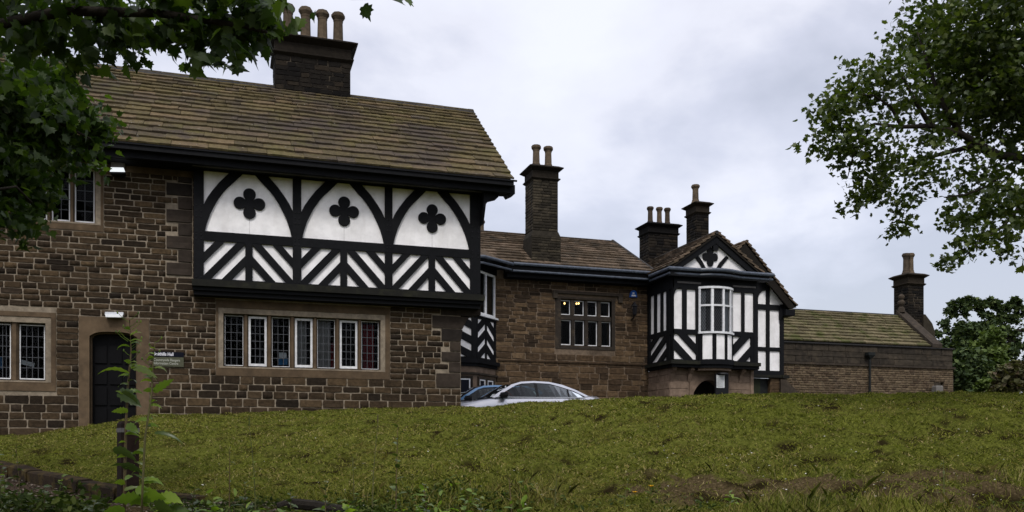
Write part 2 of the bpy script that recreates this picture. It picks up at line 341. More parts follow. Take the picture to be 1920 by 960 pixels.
def courses(F, u0, u1, v0, v1, hmin, hmax, lmin, lmax, holes, joint=.02, depth=.06, proud=.012, rnd=None, hfn=None):
    """coursed stones on a wall plane, cut round holes (u0,u1,v0,v1)"""
    q = rnd or random.Random(5); items = []; v = v0
    m3 = Matrix((F.e, F.n, Vector((0, 0, 1)))).transposed()
    while v < v1-.04:
        a, b = (hmin, hmax) if not hfn else hfn(v)
        h = q.uniform(a, b)
        if v+h > v1-.05: h = v1-v
        segs = [(u0, u1)]
        for (a0, a1, b0, b1) in holes:
            if b0 < v+h-.01 and b1 > v+.01:
                n = []
                for s0, s1 in segs:
                    if a1 <= s0 or a0 >= s1: n.append((s0, s1)); continue
                    if a0 > s0: n.append((s0, a0))
                    if a1 < s1: n.append((a1, s1))
                segs = n
        for s0, s1 in segs:
            u = s0
            while u < s1-.02:
                l = q.uniform(lmin, lmax)*(1.25 if h > .17 else 1)
                if u+l > s1-lmin*.6: l = s1-u
                hh = max(h-joint, .02); pr = proud+q.uniform(-.004, .008)
                items.append((F.pt(u+l/2, v+h/2, -pr+depth/2), m3, (max(l-joint, .02), depth, hh)))
                u += l
        v += h
    return items
def holed_wall(mb, F, u0, u1, v0, v1, holes, d0, d1):
    us = sorted({u0, u1, *[min(max(h[0], u0), u1) for h in holes], *[min(max(h[1], u0), u1) for h in holes]})
    vs = sorted({v0, v1, *[min(max(h[2], v0), v1) for h in holes], *[min(max(h[3], v0), v1) for h in holes]})
    for a, b in zip(us, us[1:]):
        run = None
        for c, d in zip(vs, vs[1:]):
            mu, mv = (a+b)/2, (c+d)/2; hole = any(h[0] < mu < h[1] and h[2] < mv < h[3] for h in holes)
            if hole:
                if run: mb.fbox(F, a, b, run[0], run[1], d0, d1); run = None
            else: run = (run[0], d) if run else (c, d)
        if run: mb.fbox(F, a, b, run[0], run[1], d0, d1)
def slates(A, e, up, width, L, ex0, ex1, wmin, wmax, lim=None, th=.028, seed=3, gap=.006):
    """A: eave corner, e: along eave, up: up-slope; exposure shrinks from ex0 at the eave to ex1 at the ridge"""
    q = random.Random(seed); e = Vector(e).normalized(); up = Vector(up).normalized(); n = e.cross(up).normalized()
    items = []; s = 0.0; k = 0
    while s < L-.03:
        ex = ex0+(ex1-ex0)*s/L; ex *= q.uniform(.94, 1.06); a, b = (0, width) if not lim else lim(s+ex/2)
        x = a-q.uniform(0, wmin) if not lim else a; xs = max(x, a)
        ln = min(ex*1.5, L-s+ex*.15) if s+ex*1.5 > L else ex*1.5
        tilt = math.atan2(th*1.1, ex*1.0)
        while xs < b-.02:
            w = q.uniform(wmin, wmax)*(1.1-.3*s/L)
            if xs+w > b-wmin*.6: w = b-xs
            v = (up*math.cos(tilt)-n*math.sin(tilt)); nn = e.cross(v)
            v2 = (v+e*q.uniform(-.005, .005)).normalized(); dn = q.uniform(-.007, .006)
            c = Vector(A)+e*(xs+w/2)+up*(s+dn)+v2*ln/2+n*(th*1.6+q.uniform(-.001, .003))
            m3 = Matrix((e, v2, nn)).transposed()
            items.append((c, m3, (max(w-gap, .03), ln, th*q.uniform(.9, 1.1)))); xs += w
        s += ex; k += 1
    return items
def clipband(c0, c1, k, mirror):
    """unit square (x right, y down), keep c0 <= x+k*y <= c1"""
    P = [(0, 0), (1, 0), (1, 1), (0, 1)]
    for sgn, c in ((1, c0), (-1, c1)):
        Q = []
        for i in range(len(P)):
            a, b = P[i], P[(i+1) % len(P)]; fa = sgn*(a[0]+k*a[1]-c); fb = sgn*(b[0]+k*b[1]-c)
            if fa >= 0: Q.append(a)
            if fa*fb < 0: t = fa/(fa-fb); Q.append((a[0]+(b[0]-a[0])*t, a[1]+(b[1]-a[1])*t))
        P = Q
        if len(P) < 3: return None
    return [(1-x, y) for x, y in P] if mirror else P
def stripes(F, rect, mirror, bands, k, d0, d1, parent, name='diagonal_brace', m=None):
    u0, u1, v0, v1 = rect
    for j, (c0, c1) in enumerate(bands):
        P = clipband(c0, c1, k, mirror)
        if P: MB().prism(F, [(u0+x*(u1-u0), v1-y*(v1-v0)) for x, y in P], d0+.001*(j % 2), d1).build(name, m or M_black, parent)
def quatrefoil(cu, cv, r, squash=1.0, off=.62, n=40):
    P = []
    for i in range(n*4):
        a = 2*math.pi*i/(n*4); best = 0
        for k in range(4):
            b = k*math.pi/2; cx, cy = math.cos(b)*r*off, math.sin(b)*r*off; lr = r*(1-off)
            dx, dy = math.cos(a), math.sin(a); pr = cx*dx+cy*dy; ds = lr*lr-(cx*cx+cy*cy-pr*pr)
            if ds > 0: best = max(best, pr+math.sqrt(ds))
        best = max(best, r*.30); P.append((cu+best*math.cos(a), cv+best*math.sin(a)*squash))
    return P[::2]
def window_unit(F, parent, lights, recess, nu, nv, frame_w=.012, wide=(), lead=True, glassd=None, frame_m=None):
    """one light: casement frame, individual panes and the lead between them, all sub-parts of the stone window"""
    for k, (u0, u1, v0, v1) in enumerate(lights):
        fw = .045 if k in wide else frame_w; d = recess-(.02 if k in wide else 0)
        MB().ring(F, (u0, u1, v0, v1), (u0+fw, u1-fw, v0+fw*1.2, v1-fw), d-.02, d+.02).build('casement', frame_m or M_wpaint, parent)
        a0, a1, b0, b1 = u0+fw, u1-fw, v0+fw*1.2, v1-fw
        for i in range(nu):
            for j in range(nv):
                x0, x1 = a0+(a1-a0)*i/nu, a0+(a1-a0)*(i+1)/nu; z0, z1 = b0+(b1-b0)*j/nv, b0+(b1-b0)*(j+1)/nv
                tu, tv = RND.uniform(-.0035, .0035), RND.uniform(-.0035, .0035); g = d+.004
                mb = MB(); mb.add([F.pt(x0, z0, g-tu-tv), F.pt(x1, z0, g+tu-tv), F.pt(x1, z1, g+tu+tv), F.pt(x0, z1, g-tu+tv)], [(0, 1, 2, 3)])
                mb.build('pane', M_glass, parent)
        if lead and (nu > 1 or nv > 1):
            mb = MB(); lw = .006
            for i in range(1, nu): x = a0+(a1-a0)*i/nu; mb.fbox(F, x-lw, x+lw, b0, b1, d-.006, d+.012)
            for j in range(1, nv): z = b0+(b1-b0)*j/nv; mb.fbox(F, a0, a1, z-lw, z+lw, d-.004, d+.010)
            mb.build('lead_came', M_lead, parent)
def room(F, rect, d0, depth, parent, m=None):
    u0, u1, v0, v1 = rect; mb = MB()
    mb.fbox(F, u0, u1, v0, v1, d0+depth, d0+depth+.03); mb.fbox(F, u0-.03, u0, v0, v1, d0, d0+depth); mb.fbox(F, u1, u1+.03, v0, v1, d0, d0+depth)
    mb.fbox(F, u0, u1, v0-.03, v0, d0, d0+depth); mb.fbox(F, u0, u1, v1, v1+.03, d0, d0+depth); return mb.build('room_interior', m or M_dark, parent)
V_stone = block_variants('brick', M_stone, cu=.022, cv=.06, jit=.024); V_hall = block_variants('brick', M_hallstone, cu=.03, cv=.07); V_quoin = block_variants('quoin_stone', M_quoin, 4, .012, .03, .008)
V_soot = block_variants('chimney_stone', M_soot); V_chim2 = block_variants('chimney_stone', M_chim2); V_brick = block_variants('brick', M_brick)
V_porch = block_variants('brick', M_porch, 5, .015, .04, .01); V_par = block_variants('parapet_stone', M_parapet, 4, .01, .03, .01)
V_slate = slab_variants('slate', M_slate); V_slate2 = slab_variants('slate', M_slate2); V_slate3 = slab_variants('slate', M_slate3)

def chimney(parent, x0, x1, y0, y1, zb, zt, cap, pots, mat_body, joint, variants, indiv, course=.13, blen=.3, base=None, pot_r=.15, pot_h=.7, capmat=None):
    """shaft, corbel string, splayed cap; pots = list of x positions"""
    capmat = capmat or M_soot; mb = MB(); c = cap; ov = cap*.48; ov2 = cap*.22
    mb.box(x0, x1, y0, y1, zb, zt-.02); sh = mb.build('chimney', joint, parent)
    k = MB(); k.stack([(x0-.015, x1+.015, y0-.015, y1+.015, zt-c*1.55), (x0-ov2, x1+ov2, y0-ov2, y1+ov2, zt-c*1.38), (x0-ov2, x1+ov2, y0-ov2, y1+ov2, zt-c*1.3), (x0-.02, x1+.02, y0-.02, y1+.02, zt-c*1.22),
        (x0-.02, x1+.02, y0-.02, y1+.02, zt-c*.6), (x0-ov, x1+ov, y0-ov, y1+ov, zt-c*.3), (x0-ov, x1+ov, y0-ov, y1+ov, zt-c*.22), (x0-.02, x1+.02, y0-.02, y1+.02, zt)])
    k.build('chimney_cap', capmat, sh)
    top = zt-c*1.5
    it = courses(FY(y0), x0, x1, zb, top, course*.85, course*1.15, blen*.7, blen*1.3, [], .012, .03, .008, random.Random(int(x0*10)))
    it += courses(Frame((x0, y1), -math.pi/2), 0, y1-y0, zb, top, course*.85, course*1.15, blen*.7, blen*1.3, [], .012, .03, .008, random.Random(3))
    place('chimney_stone', it, variants, sh, 260 if indiv else 0)
    if base:
        zt2, ex = base; b = MB(); b.stack([(x0-ex, x1+ex, y0-ex, y1, zb), (x0-ex, x1+ex, y0-ex, y1, zt2-.18), (x0-.01, x1+.01, y0-.01, y1, zt2)]); b.build('chimney_base', mat_body, sh)
        place('chimney_stone', courses(FY(y0-ex), x0-ex, x1+ex, zb, zt2-.2, course*.85, course*1.15, blen*.7, blen*1.3, [], .012, .03, .008, random.Random(9)), variants, sh, 0)
    r = pot_r
    for x in pots:
        h = pot_h*RND.uniform(.97, 1.03); yc = (y0+y1)/2; z = zt-.02
        MB().lathe((x, yc), [(r*1.25, z), (r*1.22, z+.10*h), (r*.98, z+.17*h), (r*1.02, z+.20*h), (r*.88, z+.24*h), (r*.80, z+.74*h), (r*.86, z+.77*h), (r*.86, z+.80*h), (r*1.20, z+.89*h), (r*1.20, z+.955*h), (r*1.04, z+.965*h), (r*1.0, z+h), (r*.7, z+h), (r*.7, z+h-.1)], 8).build('chimney_pot', M_pot, sh, smooth=False)
    return sh
def xprism(mb, prof, x0, x1):
    n = len(prof); return mb.add([(x, y, z) for x in (x0, x1) for y, z in prof], [tuple(range(n)), tuple(range(2*n-1, n-1, -1))]+[(i, i+n, (i+1) % n+n, (i+1) % n) for i in range(n)])
def yprism(mb, prof, y0, y1): return mb.prism(FY(0), prof, y0, y1)
def pxr(F, Y, a, b, c, d):      # photo rectangle (x0,x1,y0,y1) at its left edge -> (u0,u1,v0,v1)
    return (XP(a, Y), XP(b, Y), ZP(a, d, Y), ZP(a, c, Y))

# ================================================================== terrain height
UC = np.array([-700, 0, 165, 290, 600, 864, 1000, 1135, 1400, 1920, 2700], float)
TC = np.array([-50, 0, 4, 7, 9, 10.6, 12.5, 14, 15, 16, 17, 18.5, 20.6, 23, 27, 40, 900], float)
ZT = np.array([
 [.1, .1, .6, 1.0, 1.08, 1.15, 1.28, 1.42, 1.52, 1.62, 1.72, 1.88, 1.9, 1.9, 1.9, 1.9, 1.9],
 [.1, .1, .6, 1.0, 1.05, 1.13, 1.28, 1.42, 1.52, 1.66, 1.80, 1.90, 1.93, 1.93, 1.93, 1.93, 1.93],
 [.1, .1, .6, 1.0, 1.03, 1.09, 1.25, 1.52, 1.69, 1.86, 1.98, 2.09, 2.1, 2.1, 2.1, 2.1, 2.1],
 [.1, .1, .6, 1.0, 1.03, 1.10, 1.37, 1.64, 1.83, 2.02, 2.18, 2.32, 2.35, 2.35, 2.35, 2.35, 2.35],
 [.1, .1, .6, 1.04, 1.06, 1.27, 1.56, 1.79, 1.96, 2.08, 2.20, 2.36, 2.50, 2.50, 2.5, 2.5, 2.5],
 [.1, .1, .6, 1.08, 1.22, 1.39, 1.68, 1.91, 2.05, 2.18, 2.29, 2.42, 2.54, 2.5, 2.3, 2.1, 2.1],
 [.1, .1, .6, 1.09, 1.25, 1.45, 1.81, 2.11, 2.30, 2.42, 2.44, 2.35, 2.18, 2.06, 2.05, 2.05, 2.05],
 [.1, .1, .6, 1.09, 1.26, 1.49, 1.88, 2.18, 2.36, 2.47, 2.49, 2.40, 2.2, 2.06, 2.05, 2.05, 2.05],
 [.1, .1, .6, 1.09, 1.27, 1.52, 1.94, 2.27, 2.47, 2.59, 2.62, 2.5, 2.25, 2.06, 2.05, 2.05, 2.05],
 [.1, .1, .6, 1.09, 1.27, 1.52, 1.94, 2.27, 2.47, 2.59, 2.63, 2.58, 2.4, 2.15, 2.05, 2.05, 2.05],
 [.1, .1, .6, 1.09, 1.27, 1.52, 1.94, 2.27, 2.47, 2.59, 2.63, 2.6, 2.45, 2.25, 2.1, 2.05, 2.05]])
TD = np.arange(-50, 60, .25); ZD = []
for row in ZT:
    z = np.interp(TD, TC, row); kx = np.exp(-np.arange(-6, 7)**2/8.0); kx /= kx.sum(); ZD.append(np.convolve(np.pad(z, 6, mode='edge'), kx, 'valid'))
ZD = np.array(ZD)
_perm = np.random.RandomState(4).rand(64, 64)
def vnoise(x, y):
    xi = np.floor(x).astype(int); yi = np.floor(y).astype(int); fx = x-xi; fy = y-yi; fx = fx*fx*(3-2*fx); fy = fy*fy*(3-2*fy)
    g = lambda a, b: _perm[a % 64, b % 64]
    return (g(xi, yi)*(1-fx)+g(xi+1, yi)*fx)*(1-fy)+(g(xi, yi+1)*(1-fx)+g(xi+1, yi+1)*fx)*fy-.5
KY = np.array([3, 5.5, 7.4, 8.86, 11.76, 15.25, 18.5, 20]); KX = np.array([5.4, 3.5, 2.0, .85, -1.31, -3.35, -5.2, -6.0]); KZ = np.array([.80, .90, .96, 1.02, 1.09, 1.37, 1.72, 1.85])
def sstep(x): x = np.clip(x, 0, 1); return x*x*(3-2*x)
def H(x, y, rough=True):
    x = np.asarray(x, float); y = np.asarray(y, float)
    t = x*ST+y*CT; r = x*CT-y*ST; ts = np.maximum(t, 1.0); u = np.clip(960+r/ts*FPX, UC[0], UC[-1])
    i = np.clip(np.searchsorted(UC, u)-1, 0, len(UC)-2); f = sstep((u-UC[i])/(UC[i+1]-UC[i])); tt = np.clip((t+50)/.25, 0, len(TD)-2); k = tt.astype(int); fk = tt-k
    za = ZD[i, k]*(1-fk)+ZD[i, k+1]*fk; zb = ZD[i+1, k]*(1-fk)+ZD[i+1, k+1]*fk; z = za*(1-f)+zb*f
    if rough:
        am = sstep((t-2)/4)*sstep((40-t)/10)
        z = z+am*(.10*vnoise(x*.55+3, y*.55)+.085*vnoise(x*1.4, y*1.4+7)+.11*vnoise(x*3.3+9, y*3.3)+.065*vnoise(x*7, y*7)-.05*sstep((vnoise(x*2.1+20, y*2.6+4)+.5*vnoise(x*5.5+3, y*6.5+8)-.16)/.22)+.018*vnoise(x*19, y*19))*np.where(t > 13.5, .55, 1)
    kx = np.interp(y, KY, KX); kz = np.interp(y, KY, KZ)
    path = kz-.16*sstep((y-9.3)/1.5)+.012*vnoise(x*5, y*5); pw = (x < kx)&(y < 19.2)
    lawn_edge = sstep((x-kx)/.5); z = np.where((y > 5)&(x >= kx), z*lawn_edge+np.minimum(z, kz+.0)*(1-lawn_edge)+0*z, z)
    far = sstep((-x-6.5)/3)
    z = np.where(pw, np.where(y < 5, np.minimum(z, path), path)*(1-far)+far*np.maximum(z, path), z)
    w = sstep((y-19.0)/2.4)*sstep((x-5.16)/.5); z = z*(1-w)+2.05*w
    return np.where(t < 3, z, z)
def Hs(x, y, rough=True): return float(H(np.array([x]), np.array([y]), rough)[0])
def axis(lo, hi, step, far):
    a = list(np.arange(lo, hi, step)); s = step; v = hi
    while v < far: a.append(v); s *= 1.35; v += s
    s = step; v = lo-step
    while v > -far: a.insert(0, v); s *= 1.35; v -= s
    return np.array(a)
gx = axis(-7, 19, .075, 900); gy = axis(4.5, 20.5, .075, 900)
GX, GY = np.meshgrid(gx, gy); GZ = H(GX, GY); nx, ny = len(gx), len(gy)
idx = np.arange(nx*ny).reshape(ny, nx); q4 = np.stack([idx[:-1, :-1], idx[:-1, 1:], idx[1:, 1:], idx[1:, :-1]], -1).reshape(-1, 4)
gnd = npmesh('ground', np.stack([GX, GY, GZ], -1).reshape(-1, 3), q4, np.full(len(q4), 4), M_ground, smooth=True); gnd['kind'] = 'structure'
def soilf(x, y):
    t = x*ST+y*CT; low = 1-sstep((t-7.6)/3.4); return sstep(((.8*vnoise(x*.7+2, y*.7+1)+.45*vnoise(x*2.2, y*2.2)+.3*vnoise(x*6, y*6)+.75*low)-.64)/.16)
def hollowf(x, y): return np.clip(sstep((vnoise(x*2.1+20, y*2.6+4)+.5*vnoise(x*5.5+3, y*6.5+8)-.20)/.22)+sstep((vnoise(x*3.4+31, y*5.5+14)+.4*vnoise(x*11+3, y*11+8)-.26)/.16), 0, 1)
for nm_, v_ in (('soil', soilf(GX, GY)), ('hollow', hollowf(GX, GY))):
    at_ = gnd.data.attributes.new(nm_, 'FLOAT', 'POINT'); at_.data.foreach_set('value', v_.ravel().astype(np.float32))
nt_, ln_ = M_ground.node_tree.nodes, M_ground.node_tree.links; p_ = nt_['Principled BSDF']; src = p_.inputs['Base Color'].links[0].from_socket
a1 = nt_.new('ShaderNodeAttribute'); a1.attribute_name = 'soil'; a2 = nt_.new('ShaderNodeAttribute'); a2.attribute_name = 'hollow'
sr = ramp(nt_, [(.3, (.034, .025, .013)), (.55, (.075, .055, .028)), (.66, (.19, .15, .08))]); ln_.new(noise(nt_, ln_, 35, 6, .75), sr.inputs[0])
c_ = mix(nt_, ln_, a1.outputs['Fac'], src, sr.outputs[0]); c_ = mix(nt_, ln_, a2.outputs['Fac'], c_, (.018, .014, .006)); ln_.new(c_, p_.inputs['Base Color'])  # hollows tinted near black: dark thatch, plus their shade put into the colour
# gravel path sheet, 6 mm above the ground, in front of the kerb
px_ = np.arange(-7, 5.6, .08); py_ = np.arange(3.2, 18.4, .08); AX, AY = np.meshgrid(px_, py_); AZ = H(AX, AY)+.006+.01*vnoise(AX*22, AY*22)
ok = (AX < np.interp(AY, KY, KX)-.05)&((AY > 9.3)|(AX < -1.2+.3*vnoise(AX*3, AY*3))); ix = np.arange(AX.size).reshape(AX.shape); okc = ok[:-1, :-1]&ok[:-1, 1:]&ok[1:, 1:]&ok[1:, :-1]
qp = np.stack([ix[:-1, :-1], ix[:-1, 1:], ix[1:, 1:], ix[1:, :-1]], -1)[okc]
pth = npmesh('gravel_path', np.stack([AX, AY, AZ], -1).reshape(-1, 3), qp, np.full(len(qp), 4), M_gravel, smooth=True); pth['kind'] = 'structure'
yd = MB().box(5.7, 32, 22.6, 27.9, 1.9, 2.058).build('car_park', M_tarmac); yd['kind'] = 'structure'

# ================================================================== HOUSE WITH TIMBERED UPPER FLOOR (main block)
Y0, YT, YE = 20.0, 19.75, 19.25
F0, FT = FY(Y0), FY(YT)
house = thing('stone_house', 'dark stone house with black and white timbered upper floor, quatrefoils and mossy slate roof', 'house', (0, 20, 2.2))
zE = ZP(965, 337, YE); YR = 22.77; zR = ZP(890, 210, YR)
posts = [(363, 382), (549, 565), (722, 736), (882, 901)]
post_u = [(XP(a, YT), XP(b, YT)) for a, b in posts]
uL, uR = post_u[0][0], post_u[3][1]
zTop = (ZP(384, 318, YT)+ZP(866, 364, YT))/2; zM1 = (ZP(387, 433, YT)+ZP(879, 468, YT))/2; zM0 = (ZP(382, 451, YT)+ZP(865, 482, YT))/2
zB = (ZP(380, 522, YT)+ZP(872, 548, YT))/2; zJ = (ZP(390, 549, 19.7)+ZP(880, 571, 19.7))/2
def lights(Y, L): return [(XP(a, Y), XP(b, Y), ZP(a, d, Y), ZP(a, c, Y)) for a, b, c, d in L]
YW = Y0+.10
W3L = lights(YW, [(421.5, 456, 591, 684), (466, 500, 593, 686), (510, 543, 595, 687), (553, 586, 597, 688.5), (595, 628, 598, 690), (637, 670, 600, 691), (678, 710, 602, 692)])
W2L = lights(YW, [(-62, -14, 603, 709), (-12+0, 20, 606, 710), (36, 84, 609, 711)]); W1L = lights(YW, [(54, 88, 306, 408), (97, 131, 311, 412), (140, 177, 316, 417)])
for L in (W3L, W2L, W1L):        # common head and sill heights
    z0 = sum(l[2] for l in L)/len(L); z1 = sum(l[3] for l in L)/len(L)
    for i, l in enumerate(L): L[i] = (l[0], l[1], z0, z1)
W3 = (XP(405, Y0), XP(731, Y0), ZP(405, 704, Y0)+.0, ZP(560, 569, Y0)); W2 = (XP(-82, Y0), XP(105, Y0), ZP(60, 733, Y0), ZP(60, 585, Y0)); W1 = (XP(36, Y0), XP(194, Y0), ZP(150, 432, Y0), ZP(150, 291, Y0))
DR = (XP(148, Y0), XP(280, Y0), 1.5, ZP(200, 595, Y0)); DO = (XP(168, Y0), XP(257, Y0), 1.5, ZP(200, 622, Y0))
cx = XP(864, Y0)
quo = []; z = ZP(335, 517, Y0); k = 0; zq1 = ZP(335, 318, Y0)
while z < zq1-.1:
    h = (zq1-z)/max(1, round((zq1-z)/.285)); quo.append((XP(311 if k % 2 == 0 else 333, Y0), XP(361, Y0), z, z+h)); z += h; k += 1
qr = [(843, 641, 660), (827, 660, 679), (841, 679, 699), (817, 700, 728)]
quo += [(XP(a, Y0), cx, ZP(864, d, Y0), ZP(864, c, Y0)) for a, c, d in qr]
corb = [(826, 572, 593), (810, 593, 617), (827, 617, 641)]
holes = [W1, W2, W3, DR, (uL+.02, cx+1, zJ-.02, 9)]+quo+[(XP(a, Y0), cx+1, ZP(864, d, Y0), ZP(864, c, Y0)) for a, c, d in corb]
wall = MB(); whl = [(min(l[0] for l in L)-.03, max(l[1] for l in L)+.03, L[0][2]-.03, L[0][3]+.03) for L in (W1L, W2L, W3L)]+[(DO[0], DO[1], DO[2], DO[3])]
holed_wall(wall, F0, -7.0, cx, 1.4, zE-.1, whl, .002, .35)
wall.box(cx-.35, cx-.02, Y0+.35, 26.2, 1.4, zE-.1); wall.box(-7, cx, 26.0, 26.3, 1.4, zE-.1); wall.box(-7, -6.7, Y0+.35, 26.0, 1.4, zE-.1)
wall = wall.build('wall', M_mortar, house)
zlow = ZP(500, 712, Y0)
it = courses(F0, -6.9, cx, 1.5, zE-.22, .115, .165, .17, .46, holes, .017, .055, .010, random.Random(21), hfn=lambda v: (.145, .19) if v < zlow else (.105, .142))
place('brick', it, V_stone, wall, 300)
m3 = I3
place('quoin_stone', [(Vector(((a+b)/2, Y0+.02, (c+d)/2)), m3, (b-a-.02, .09, d-c-.02)) for a, b, c, d in quo], V_quoin, wall, 99)
for k, (a, c, d) in enumerate(corb):     # the three corbelled stones swelling out under the jetty
    u0 = XP(a, Y0)+.01; v1 = ZP(864, c, Y0)-(.01 if k else .0); v0 = ZP(864, d, Y0)+.01
    ex = [[(901, 572), (901, 589), (890, 590), (882, 593)], [(881, 594), (874, 602), (870, 610), (867.5, 617)], [(867, 618), (865.5, 628), (864.6, 635), (864, 641)]][k]
    mb = MB().prism(F0, [(u0, v0)]+[(XP(x, Y0), min(max(ZP(864, y, Y0), v0), v1)) for x, y in ex[::-1]]+[(u0, v1)], -.018, .33); mb.build('corbel_stone', M_quoin, wall)
# mullioned windows
def stone_window(outer, L, mulls, name='window', lintel=.0):
    mb = MB(); i0, i1, i2, i3 = L[0][0]-.035, L[-1][1]+.035, L[0][2]-.05, L[0][3]+.05
    mb.ring(F0, outer, (i0-.10, i1+.10, i2-.02, i3+.10), -.015, .14)
    r = (i0-.10, i1+.10, i2-.02, i3+.10)                     # chamfered step inside
    for (a, b, c, d, e, f, g, h) in ((r[0], r[3], r[1], r[3], i1, i3, i0, i3), (r[0], r[2], r[0], r[3], i0, i3, i0, i2), (r[1], r[3], r[1], r[2], i1, i2, i1, i3)):
        mb.add([F0.pt(a, b, .03), F0.pt(c, d, .03), F0.pt(e, f, .10), F0.pt(g, h, .10)], [(0, 1, 2, 3)])
    mb.add([F0.pt(r[0], r[2]-.0, -.02), F0.pt(r[1], r[2]-.0, -.02), F0.pt(i1, i2+.03, .10), F0.pt(i0, i2+.03, .10)], [(0, 1, 2, 3)])
    mb.ring(F0, (i0-.1, i1+.1, i2-.02, i3+.1), (i0, i1, i2+.028, i3), .10, .19)
    w = mb.build(name, M_dress, house)
    for j in range(len(L)-1):
        a, b = L[j][1]+.004, L[j+1][0]-.004; m = (a+b)/2; hw = (b-a)/2
        MB().prism(Frame((0, Y0), 0), [(a, i2+.03), (b, i2+.03), (b, i3), (a, i3)], .10, .2).add([F0.pt(a, i2+.03, .10), F0.pt(m-hw*.45, i2+.03, .035), F0.pt(m+hw*.45, i2+.03, .035), F0.pt(b, i2+.03, .10), F0.pt(a, i3, .10), F0.pt(m-hw*.45, i3, .035), F0.pt(m+hw*.45, i3, .035), F0.pt(b, i3, .10)],
            [(0, 1, 5, 4), (1, 2, 6, 5), (2, 3, 7, 6)]).build('mullion', M_dress, w)
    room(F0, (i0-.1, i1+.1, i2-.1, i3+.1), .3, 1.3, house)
    return w
w3 = stone_window(W3, W3L, 6); window_unit(F0, w3, W3L, .145, 3, 6, .010, wide=(1, 3, 5))
w2 = stone_window(W2, W2L, 2); window_unit(F0, w2, W2L, .145, 4, 5, .020)
w1 = stone_window(W1, W1L, 2); window_unit(F0, w1, W1L, .145, 2, 5, .022)
def curtain(u0, u1, v0, v1, m, name, label):
    mb = MB(); n = max(6, int((u1-u0)/.03)); P = [(u0+(u1-u0)*i/n, Y0+.27+.018*math.sin(i*1.9)) for i in range(n+1)]
    mb.add([(x, y, v0) for x, y in P]+[(x, y, v1) for x, y in P], [(i, i+1, i+n+2, i+n+1) for i in range(n)])
    o = mb.build(name, m, None, smooth=True, origin=((u0+u1)/2, Y0+.27, v0)); tag(o, label, 'curtain'); return o
l4, l5, l7 = W3L[3], W3L[4], W3L[6]
curtain(l4[0]+.03, l4[1]-.12, l4[2], l4[3]-.02, M_curtain, 'curtain', 'grey curtain behind the fourth light from the left of the wide seven-light window')
curtain(l5[0]-.05, l5[1]-.08, l5[2], l5[3]-.02, M_curtain, 'curtain', 'wide grey curtain behind the fifth light, right of the other grey curtain')
curtain(l5[1]-.075, l5[1]+.02, l5[2], l5[3]-.5, M_redcurt, 'curtain', 'narrow strip of dull red curtain at the edge of the grey one')
curtain(l7[0]+.06, l7[1]-.08, l7[2], l7[3]-.05, M_redcurt, 'curtain', 'dark red curtain in the rightmost light of the seven-light window')
def sheet(pts, m, name, label, cat, Y):
    P = [(XP(x, Y), Y, ZP(x, y, Y)) for x, y in pts]; c = P[0]
    mb = MB().add(P+[(p[0], p[1]+.004, p[2]) for p in P], [(0, 1, 2, 3), (7, 6, 5, 4)]+[(i, i+4, (i+1) % 4+4, (i+1) % 4) for i in range(4)]); return tag(mb.build(name, m, None, origin=c), label, cat)
sheet([(39, 674), (65, 681), (64, 689), (38, 682)], M_paper, 'paper_notice', 'small white paper strip tilted inside the lower left window', 'notice', Y0+.2)
sheet([(0, 669), (6, 669), (6, 692), (0, 692)], M_bluep, 'window_sticker', 'blue sticker on the glass at the left edge of the photo', 'sticker', Y0+.2)
for (a, b, c, d, m, n, l, ct) in ((523, 537, 661, 672, M_paper, 'carton', 'white carton standing on top of the blue ones behind the third light', 'carton'), (522, 530, 672, 684, M_bluep, 'carton', 'small blue carton on the sill behind the third light', 'carton'), (531, 539, 671, 684, M_bluep, 'carton', 'blue and white carton beside the small blue one on the sill', 'carton')):
    u0, u1, v0, v1 = XP(a, Y0+.25), XP(b, Y0+.25), ZP(a, d, Y0+.25), ZP(a, c, Y0+.25)
    o = MB().box(u0, u1, Y0+.22, Y0+.30, v0, v1).box(u0+.02, u1-.02, Y0+.216, Y0+.22, v0+.02, (v0+v1)/2).build(n, m, None, origin=(u0, Y0+.25, v0)); tag(o, l, ct)
# door
mb = MB(); arch = []
for i in range(11):
    f = i/10; arch.append((DO[0]+(DO[1]-DO[0])*f, DO[3]-.10*abs(2*f-1)**4))
outl = [(DR[0], 1.5), (DR[0], DR[3]), (DR[1], DR[3]), (DR[1], 1.5), (DO[1], 1.5)]+arch[::-1]+[(DO[0], 1.5)]
mb.prism(F0, outl, -.02, .10)
mb.prism(F0, [(x, y) for x, y in [(DO[0]-.07, 1.5)]+[(DO[0]-.07, DO[3]+.07), (DO[1]+.07, DO[3]+.07), (DO[1]+.07, 1.5), (DO[1]-.03, 1.5)]+[(min(max(x, DO[0]+.03), DO[1]-.03), y-.03) for x, y in arch[::-1]]+[(DO[0]+.03, 1.5)]], .101, .2)
mb.build('door_surround', M_dress, house)
dr = MB().prism(F0, [(DO[0], 1.5), (DO[1], 1.5)]+arch[::-1], .22, .28).build('door', M_door, house)
dw = (DO[1]-DO[0])
for r_ in range(5):
    for c_ in range(3):
        a = DO[0]+.04+dw*.96*c_/3; zz = 1.62+r_*.44
        if zz+.40 < DO[3]-.1: MB().stack([(a+.03, a+dw*.29, Y0+.19, Y0+.23, zz)]+[(a+.03, a+dw*.29, Y0+.19, Y0+.23, zz+.37)]).build('door_panel', M_door, dr)
MB().fbox(F0, DR[0]-.1, DR[1]+.1, 1.4, Hs(-3, 20)-.02, -.25, .2).build('doorstep', M_dressd, house)
